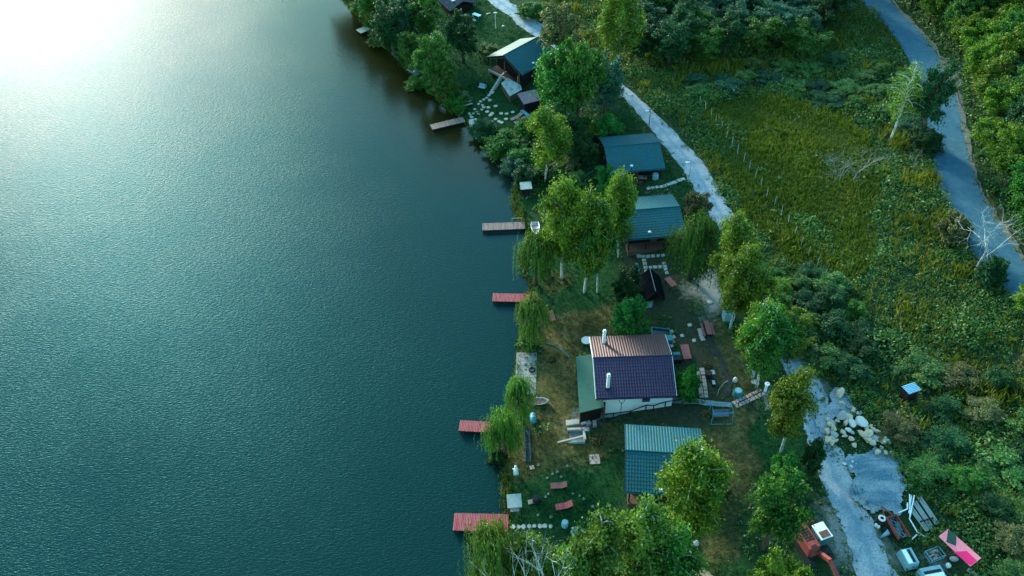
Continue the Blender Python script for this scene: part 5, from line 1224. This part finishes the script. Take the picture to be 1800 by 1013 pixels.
rowboat((940,709.5),(965,709), 1.0, M_STONE, 'pale wooden boat with pointed bow sticking out from under the willow')
rowboat((940,394),(943,418), 1.2, M_WHITE2, 'white boat pulled up between the grey brown jetty and the birch clump')
e = thing('kayak', 'upright blue drum shaped float at the foot of the landing stage willow', 'float', P(937, 738), 0); b = MB(); b.smooth = True; b.tube([(0, -.7, .3), (0, -.5, .32), (0, .5, .32), (0, .7, .3)], [.18, .36, .36, .18], 10); b.build('shell', M_BLUE, e); MB().tube([(0, -.1, .33), (0, .1, .33)], .375, 10).build('band', M_PBLUE, e); e.name = 'float'
b = MB(); a, c = P(926.5,757), P(928.5,813); Lw = (c-a).length
for s, w_ in ((-.28, .06), (.28, .06)): b.box(0, s, 0, Lw, w_, .35)
b.box(0, 0, 0, Lw, .5, .08); single('trough', 'long narrow dark blue trough lying on the dry bank', 'trough', b, mat('dark_blue_trough', (.018, .06, .085), .6, .2, 2.), (a+c)/2, ang(a, c))
e = thing('statue', 'white garden figure near the water above the dark lawn', 'statue', P(907, 832), 0); b = MB(); b.smooth = True; b.tube([(0, 0, -.05), (0, 0, .12), (0, 0, .3), (0, 0, .75), (.02, 0, 1.0), (0, 0, 1.12)], [.3, .28, .2, .25, .16, .09], 10); b.ico((0, 0, 1.26), .16, 2); b.tube([(.1, 0, .95), (-.35, .05, .75)], [.08, .05], 6); b.build('figure', M_WPLAS, e); part_box(e, 'plinth', M_CONC, 0, 0, -.1, .6, .6, .16)
# concrete pit
e = thing('pit', 'open concrete pit with low white walls and grey floor', 'pit', P(1013, 769), 0); gp = lambda x, y: loc(e, P(x, y)); w1 = MB()
for A, B in (((997,757.7),(1027,757)), ((1026,759.5),(1028.3,776.5)), ((1005,779.3),(1028.5,778.3))): w1.bar(gp(*A)+Vector((0, 0, .1)), gp(*B)+Vector((0, 0, .1)), .26, .65)
w1.build('wall', M_CONC, e); q = ccw([gp(*p) for p in ((1000,760),(1024,760),(1026,776),(1002,777))]); MB().poly([(p.x, p.y, p.z+.06) for p in q]).build('floor', mat('grey_pit_floor', (.14, .17, .18), .9, .2, 1.), e)
part_box(e, 'end_block', M_PINKST, gp(1031,757.5).x, gp(1031,757.5).y, -.2, .6, .5, .62)
a, c = P(980,780.5), P(1025,772); b = MB(); b.bar(Vector((0, 0, .3)), c-a+Vector((0, 0, .62)), .2, .06); single('plank', 'reddish plank leaning across the concrete pit', 'plank', b, M_PINKST, a)
slab('tarp', 'blue sheet under the plank at the concrete pit', 'tarp', ((995,777.5),(1024,773),(1025,776.5),(1003,779)), .1, .04, M_BLUE)
slab('ramp', 'pale concrete ramp slab below the green lean to roof', 'ramp', ((994.5,739),(1020,736),(1021,744),(995.5,747.5)), .25, .6, M_CONC)
slab('ramp', 'short whiter slab joined to the pale concrete ramp', 'ramp', ((1020.5,735),(1029,733),(1029.5,742.5),(1021.5,744)), .32, .6, M_WPLAS)
single('block', 'white block beside the handrail foot', 'block', MB().box(0, 0, -.1, .5, .45, .5), M_CONC, P(1034.5, 746), .5); single('block', 'pink block beside the handrail foot', 'block', MB().box(0, 0, -.1, .42, .7, .5), M_PINKST, P(1045, 747))
for x, y, r_, l_ in ((1050.5,775,.75,'round dry grass mound right of the concrete pit'),(969,632,.6,'round straw coloured mound on the dry grass by the landing stage'),(1242,728,.55,'brownish mound left of the blue swing frame'),(1243,643,.5,'brown dry shrub at the top of the paver rows'),(1168,753,.5,'brown tuft behind the lowest cabin')):
    rg2 = np.random.default_rng(int(x)); d = rg2.normal(size=(420, 3)); d[:, 2] = abs(d[:, 2]); d /= np.linalg.norm(d, axis=1)[:, None]
    o = bpy.data.objects.new('grass_mound', leafmesh('grass_mound', d*np.array([r_, r_, r_*.8])*rg2.uniform(.5, 1.05, (420, 1)), d+rg2.normal(size=(420, 3))*.7, np.full(420, .16), rg2.random(420), M_DRY)); COL.objects.link(o); o.location = P(x, y); tag(o, l_, 'grass mound')
for x, y, rr, l_ in ((1004,566,.3,'dark stump'),(1000,650,.25,'')):
    pass
# fences by the cabins
def pickets(A, B, n_, h, label, m, name='picket_fence'):
    a, b_ = P(*A), P(*B); e = thing(name, label, 'fence', a, ang(a, b_)); L = (b_-a).length; dz = b_.z-a.z
    p = MB()
    for k in range(n_): p.box(L*(k+.5)/n_, 0, dz*(k+.5)/n_-.2, L/n_*.6, .03, h+.2)
    p.build('pickets', m, e); r_ = MB()
    for z in (h*.3, h*.75): r_.bar((0, .045, z), (L, .045, z+dz), .04, .07)
    r_.build('rail', m, e)
pickets((1010,327),(1043,309), 13, 1.1, 'weathered picket fence left of the all teal cabin', M_GWOOD)
pickets((1072,420),(1096,409), 11, 1.1, 'pale picket fence behind the slender yellow birch', M_GWOOD)
pickets((1097,404),(1102,440), 10, 1.3, 'pinkish board fence along the left side of the silver ridge cabin', M_PINKW, 'board_fence')
pickets((1056,268),(1062,292), 6, 1.4, 'leaning pale poles against the left side of the all teal cabin', M_PINKW, 'pole_fence')
slab('board', 'blue board lying left of the pavers before the silver ridge cabin', 'board', ((1117,463),(1121,462),(1125,476),(1121,477)), .12, .08, M_BLUE)
drum('barrel', 'pale blue barrel on the porch steps of the silver ridge cabin', P(1130, 439), .25, .5, M_PBLUE)
drum('barrel', 'pale blue barrel at the right porch corner of the all teal cabin', P(1152, 314), .45, .8, M_PBLUE)
single('post', 'white upright board at the waterside above the little roofed swing', 'post', MB().box(0, 0, -.2, .3, .12, 1.7), M_WPLAS, P(912, 331))
single('bin', 'turquoise bin at the root of the brown jetty', 'bin', MB().tube([(0, 0, 0), (0, 0, .6)], [.22, .28], 10), M_TEALP, P(812, 200))
# patio at the half seen building
for x, y, rz, sx, sy, z, m, l_ in ((793,17,25,1.6,.8,.5,M_PBLUE,'pale blue table at the front of the half seen building'),(800,24,20,1.7,.5,.4,M_STONE,'pale bench below the pale blue table'),(813,19,70,1.1,.9,.5,M_STONE,'pale square table right of the pale blue table'),(838,30,-40,1.7,.8,.45,M_WPLAS,'white plastic lounger on the lawn right of the half seen building'),(832,38,-50,1.3,.5,.4,M_STONE,'short pale bench below the white plastic lounger'),(836,2,20,.9,.7,.5,M_STONE,'small pale box at the upper edge beside the lane')):
    e = thing('garden_table', l_, 'table', P(x, y), R(rz)); part_box(e, 'top', m, 0, 0, z, sx, sy, .06)
    for u in (-.4, .4):
        for v in (-.36, .36): part_box(e, 'leg', m, u*sx, v*sy, -.05, .06, .06, z+.05)
for x, y, l_ in ((806,20,'pale stone'),(818,26,'pale stone'),(804,29,'pale stone'),(813,28,'pale stone')): stones([(x, y)], None, .35, 0, 'pale stone slab of the little patio at the half seen building', 'patio slabs at the upper building', 'slab', 'slab')
single('plank', 'reddish plank lying on the lawn left of the slim white pole', 'plank', MB().box(0, 0, 0, .9, .3, .1), M_PINKST, P(858.5, 24.5), .5)
# white and pale things at the crooked birches
single('post', 'white topped post at the upper end of the paired paver stair', 'post', MB().tube([(0, 0, -.2), (0, 0, 1.3)], [.16, .13], 8).tube([(0, 0, 1.3), (0, 0, 1.38)], .3, 8), M_WPLAS, P(1345, 688))
single('trunk_section', 'leaning brown pole below the upper end of the stair', 'pole', MB().tube([(0, 0, -.1), (.5, .3, 2.)], .07, 6), M_GWOOD, P(1345, 722))
stones([(1322,652),(1326,672)], None, .38, 0, 'pale rock at the feet of the crooked birches', 'rocks at the crooked birches', 'rock', 'rock')
stones([(1247,531)], None, .4, 0, 'white rock at the head of the yard below the bend of the lane', None, 'rock', 'rock')
drum('barrel', 'pale blue barrel at the upper edge of the lower tree group', P(993, 925), .34, .8, M_PBLUE, M_PBLUE)
single('tank', 'pale teal tub half hidden under the lower birches', 'tub', MB().tube([(0, 0, 0), (0, 0, .5)], [.6, .7], 14), M_TEALP, P(1015, 940))
for x, y in ((1223,957),): b = MB(); b.ico((0, 0, .2), .32, 2); single('ball', 'grey ball at the foot of the wide birch', 'ball', b, M_CONC, P(x, y))
# ------------------------------------------------------------------ excavator
a, b = Z(1434.5,925,4.9), Z(1452,951,4.9); ex = thing('excavator', 'red tracked excavator with white roofed cab under the broad green tree', 'excavator', (0, 0, 0), ang(a, b))
c = (a+b)/2; gz = h1(c.x, c.y); ex.location = (c.x, c.y, gz)
# local x = forward (towards the boom), y = left; the cab sits on the left half
Lc = (b-a).length; cw = 1.25
cabz = 1.25; cab = MB(); cab.box(0, 0, cabz, Lc*.95, cw*.96, 1.35, top=.96); cab = cab.build('cab', mat('teal_cab_metal', (.03, .16, .17), .35, .1, 2., spec=.6), ex)
MB().box(0, 0, cabz+1.35, Lc, cw, .1).build('cab_roof', M_WHITE2, cab); MB().box(Lc*.22, .02, cabz+1.45, Lc*.4, cw*.74, .04).build('roof_hatch', M_BWOOD, cab)
for y in (-cw*.485, cw*.485): MB().box(-.05, y, cabz+.5, Lc*.6, .03, .7).build('side_window', M_GLASS, cab)
MB().box(Lc*.475, 0, cabz+.4, .03, cw*.74, .8).build('windscreen', M_GLASS, cab)
MB().box(-.25, -1.35, 1.05, 2.9, 1.35, 1.15, top=.9).build('engine_housing', M_RUST, ex); MB().box(-1.85, -.75, 1.05, 1.0, 2.4, .95, top=.85).build('counterweight', M_RUST, ex)
for k in range(5): MB().box(-.9+k*.28, -1.35, 2.2, .12, .9, .04).build('hood_vent', M_BLACK, ex)
MB().box(.62, -1.42, 2.0, .75, .8, .34, top=.6).build('air_filter', M_RUST, ex); MB().box(.9, -1.35, 1.05, .9, .9, .7, top=.7).build('fuel_tank', M_RUST, ex)
MB().tube([(-1.85, -1.7, 2.02), (-1.85, .2, 2.02)], .05, 6).build('guard_rail', mat('worn_yellow', (.42, .24, .03), .5, .2, 2.), ex)
MB().box(-.1, -.75, .85, 3.3, 2.2, .2).build('turntable', M_BLACK, ex)
MB().tube([(-.9, -1.5, 2.2), (-.9, -1.5, 2.7)], .07, 8).build('exhaust', M_BLACK, ex)
for y in (-1.75, .35):
    t = MB(); pr = [(-1.7, .0), (1.7, .0), (2.05, .4), (1.7, .8), (-1.7, .8), (-2.05, .4)]
    t.hexa([(x, y-.27, z) for x, z in pr], [(x, y+.27, z) for x, z in pr]); t.build('track', M_TYRE, ex)
bm_ = MB(); bm_.bar((1.1, -.95, 1.3), (2.9, -1.0, 2.6), .34, .42); bm_.bar((2.85, -1.0, 2.6), (5.0, -1.05, 1.7), .3, .36); bm_.build('boom', M_RUST, ex)
MB().bar((1.5, -.72, 1.5), (3.0, -.75, 2.35), .11).build('hydraulic_ram', mat('yellow_metal', (.42, .24, .03), .5, .2, 2.), ex); MB().bar((4.9, -1.05, 1.85), (5.6, -1.1, .5), .24, .28).build('stick', M_RUST, ex)
bk = MB(); bk.box(5.7, -1.1, .05, .7, .8, .6, top=.8); bk.build('bucket', M_BLACK, ex)
# ------------------------------------------------------------------ trailer
tr = thing('trailer', 'rusty framed flat trailer with a blue grey tarp bed', 'trailer', P(1578, 934), 0); gz = tr.location.z
tr.rotation_euler.z = ang(P(1568,914), P(1588,946)); Q4 = [loc(tr, Z(x, y, gz+.85)) for x, y in ((1562.5,911.5),(1574,907.5),(1596.5,941.5),(1579,949))]; x0, x1 = min(p.x for p in Q4), max(p.x for p in Q4); y0, y1 = min(p.y for p in Q4), max(p.y for p in Q4)
MB().box((x0+x1)/2, (y0+y1)/2, .6, x1-x0, y1-y0, .14).build('bed', M_DWOOD, tr)
tp = MB(); tp.grid(lambda u, v: (x0+.1+(x1-x0-.2)*u, y0+.1+(y1-y0-.2)*v, .80+.07*math.sin(u*9+v*5)+.05*math.sin(u*23-v*13)+.05*math.sin(v*19+u*6)), 26, 14); tp.build('tarp', M_TARP, tr)
f = MB(); f.box((x0+x1)/2, y0+.03, .76, x1-x0, .07, .42); f.box((x0+x1)/2, y1-.03, .76, x1-x0, .07, .42); f.box(x0+.03, (y0+y1)/2, .76, .07, y1-y0-.16, .35); f.build('side_board', M_RUST, tr)
for y in (y0-.12, y1+.12):
    w_ = MB(); w_.tube([(.1, y-.1, .34), (.1, y+.1, .34)], .36, 16); w_ = w_.build('wheel', M_TYRE, tr); MB().tube([(.1, y-.115, .34), (.1, y+.115, .34)], .17, 12).build('rim', M_GWOOD, w_)
MB().bar((x0, (y0+y1)/2-.5, .65), (x0-1.5, (y0+y1)/2, .5), .09).bar((x0, (y0+y1)/2+.5, .65), (x0-1.5, (y0+y1)/2, .5), .09).build('drawbar', M_RUST, tr)
w = P(1557, 938); q = [Z(x, y, w.z+.5)-w for x, y in ((1548,943),(1567,937.5),(1560.5,929.5))]; q = ccw(q); single('tent_sheet', 'small white triangular sheet left of the rusty trailer', 'sheet', MB().hexa([(p.x, p.y, .2) for p in q], [(p.x*.9, p.y*.9, .52) for p in q]), M_PBLUE, w)
# ------------------------------------------------------------------ concrete half pipes and pole frame
hp_ = MB(); N = 8; LL = 3.1
for k in range(N):
    a0, a1 = math.pi*k/N, math.pi*(k+1)/N
    for r_, fl in ((.25, 1), (.18, -1)):
        A = [(-LL/2, math.cos(t)*r_, .36-math.sin(t)*r_) for t in (a0, a1)]; B = [(LL/2, y, z) for _, y, z in A]
        hp_.quad(A[0], B[0], B[1], A[1]) if fl > 0 else hp_.quad(A[0], A[1], B[1], B[0])
for s in (-1, 1): hp_.quad((-LL/2, s*.18, .36), (LL/2, s*.18, .36), (LL/2, s*.25, .36), (-LL/2, s*.25, .36))
for A, B, l_ in (((1603,901),(1619,923),'nearest to the rusty trailer'),((1612.5,895.5),(1628.5,919.5),'in the middle of the three'),((1620.6,887),(1638,913),'farthest from the rusty trailer')):
    o = bpy.data.objects.new('gutter_pipe', HPM := (globals().get('HPM') or hp_.mesh('gutter_pipe', mat('grey_green_concrete', (.30, .37, .35), .9, .2, 1.5, col2=(.2, .24, .22))))); COL.objects.link(o); a, b = P(*A), P(*B); o.location = (a+b)/2; o.rotation_euler = (0, 0, ang(a, b)); tag(o, 'grey concrete half pipe, '+l_, 'half pipe', 'concrete half pipes')
b = MB(); a = P(1614.5,922); c = P(1637.5,915); b.bar((0, 0, .5), c-a+Vector((0, 0, .5)), .1); single('bar', 'dark bar lying across the three half pipes', 'bar', b, M_DWOOD, a)
pf2 = thing('pole_tangle', 'tangle of white metal poles lying between trailer and half pipes', 'pole frame', P(1600, 915), 0)
for (A, B, za, zb) in (((1596.5,874),(1598,913),.5,.3),((1604,877),(1598,911),.6,.35),((1596.5,914),(1611,938.5),.3,.3),((1611,938.5),(1624.5,945.5),.3,.2),((1611,942),(1602.5,949),.25,.1),((1577,906),(1593,898.5),.5,.4),((1592.7,888.5),(1592.7,899),.5,.4),((1600,876),(1596,905),.45,.3)):
    p, q = loc(pf2, P(*A)), loc(pf2, P(*B)); MB().tube([p+Vector((0, 0, za)), q+Vector((0, 0, zb))], .065, 6).build('pole', M_WPLAS, pf2)
# ------------------------------------------------------------------ pale blue boxes
def gbox(p, rz, label, L=1.75, W=1.25, H=1.05):
    e = thing('generator', label, 'generator', p, rz); MB().box(0, 0, .12, L, W, H, top=.88).build('housing', M_PBLUE, e); MB().box(-.0, .16, .12+H, L*.74, .27, .02).build('slot', M_BLACK, e); MB().box(0, -.26, .12+H, L*.8, .42, .03).build('cover', M_WPLAS, e)
    for x in (-L*.35, L*.35): MB().box(x, 0, -.05, .12, W*.9, .17).build('skid', M_BLACK, e)
gbox(P(1593, 988), ang(P(1585,973), P(1600,1000)), 'pale blue generator box with a dark slot beside the lane')
gbox(P(1634, 1018), R(8), 'pale blue box cut by the lower edge', 2.3, 1.5)
# ------------------------------------------------------------------ pink canopy
cn = thing('canopy', 'tilted pink sheet canopy with a dark green patch on props', 'canopy', P(1686, 975), 0); gz = cn.location.z; HZ = 2.0
cn.rotation_euler.z = ang(Z(1650,943,gz+HZ), Z(1706,996,gz+HZ)); K = [(1650,943),(1666.7,930),(1725,981),(1706,996)]
def cz(x, y): return loc(cn, Z(x, y, gz+HZ))
def sheet(px, lift, m, name, th=.05):
    q = ccw([cz(*p) for p in px]); return MB().hexa([(p.x, p.y, p.z+lift-th) for p in q], [(p.x, p.y, p.z+lift) for p in q]).build(name, m, cn)
sheet(K, 0, M_PALEP, 'roof_sheet'); sheet([(1676.5,970.3),(1699.3,968.7),(1717,985.5),(1706,995)], .012, M_PINK, 'pink_panel', .01); sheet([(1666.5,931),(1681,940),(1680.3,959.7),(1663.7,953)], .022, M_DGREEN, 'green_patch', .01)
for t_, b_ in (((1656,949),(1648,965)),((1698,989),(1684,1000)),((1670,934),(1672,947)),((1720,981),(1724,996))):
    p, q = cz(*t_), loc(cn, P(*b_)); MB().tube([q-Vector((0, 0, .2)), p-Vector((0, 0, .05))], .05, 6).build('prop', M_DGREEN, cn)
e = thing('crate', 'open metal crate frame full of scrap left of the pink canopy', 'crate', P(1641, 978), R(18)); b = MB()
for x in (-.75, .75):
    for y in (-.5, .5): b.box(x, y, -.05, .07, .07, .65)
for z in (.05, .55):
    for y in (-.5, .5): b.box(0, y, z, 1.44, .05, .05)
    for x in (-.75, .75): b.box(x, 0, z, .05, .94, .05)
for k in range(5): b.box(-.5+k*.25, 0, .02, .05, .9, .03)
b.build('frame', M_PBLUE, e); s = MB(); rj = random.Random(4)
for k in range(9): s.bar((rj.uniform(-.6, .6), rj.uniform(-.4, .4), .1), (rj.uniform(-.6, .6), rj.uniform(-.4, .4), rj.uniform(.2, .7)), .12)
s.build('scrap', M_PINKST, e)
b = MB(); b.smooth = True; b.tube([(0, 0, 0), (0, 0, .4)], [.2, .26], 10); single('bucket', 'white bucket under the lower side of the pink canopy', 'bucket', b, M_WHITE2, P(1665, 997))
b = MB(); rj = random.Random(9)
for k in range(10): b.bar((rj.uniform(-.7, .7), rj.uniform(-.5, .5), .05), (rj.uniform(-.7, .7), rj.uniform(-.5, .5), rj.uniform(.1, .5)), .09)
single('timber_pile', 'untidy pile of sticks in front of the pink canopy', 'timber pile', b, M_BWOOD, P(1670, 976))
single('sack', 'pale sack lying by the sticks near the pink canopy', 'sack', MB().ico((0, 0, .15), .35, 2, .08, (1.3, .8, .6)), M_CONC, P(1676, 984))
single('gutter', 'pale metal sheet leaning out from below the pink canopy', 'sheet', MB().box(0, 0, 0, 2.6, .45, .06, tx=.12), M_GWOOD, P(1710, 1008), ang(P(1702,1000), P(1718,1013)))
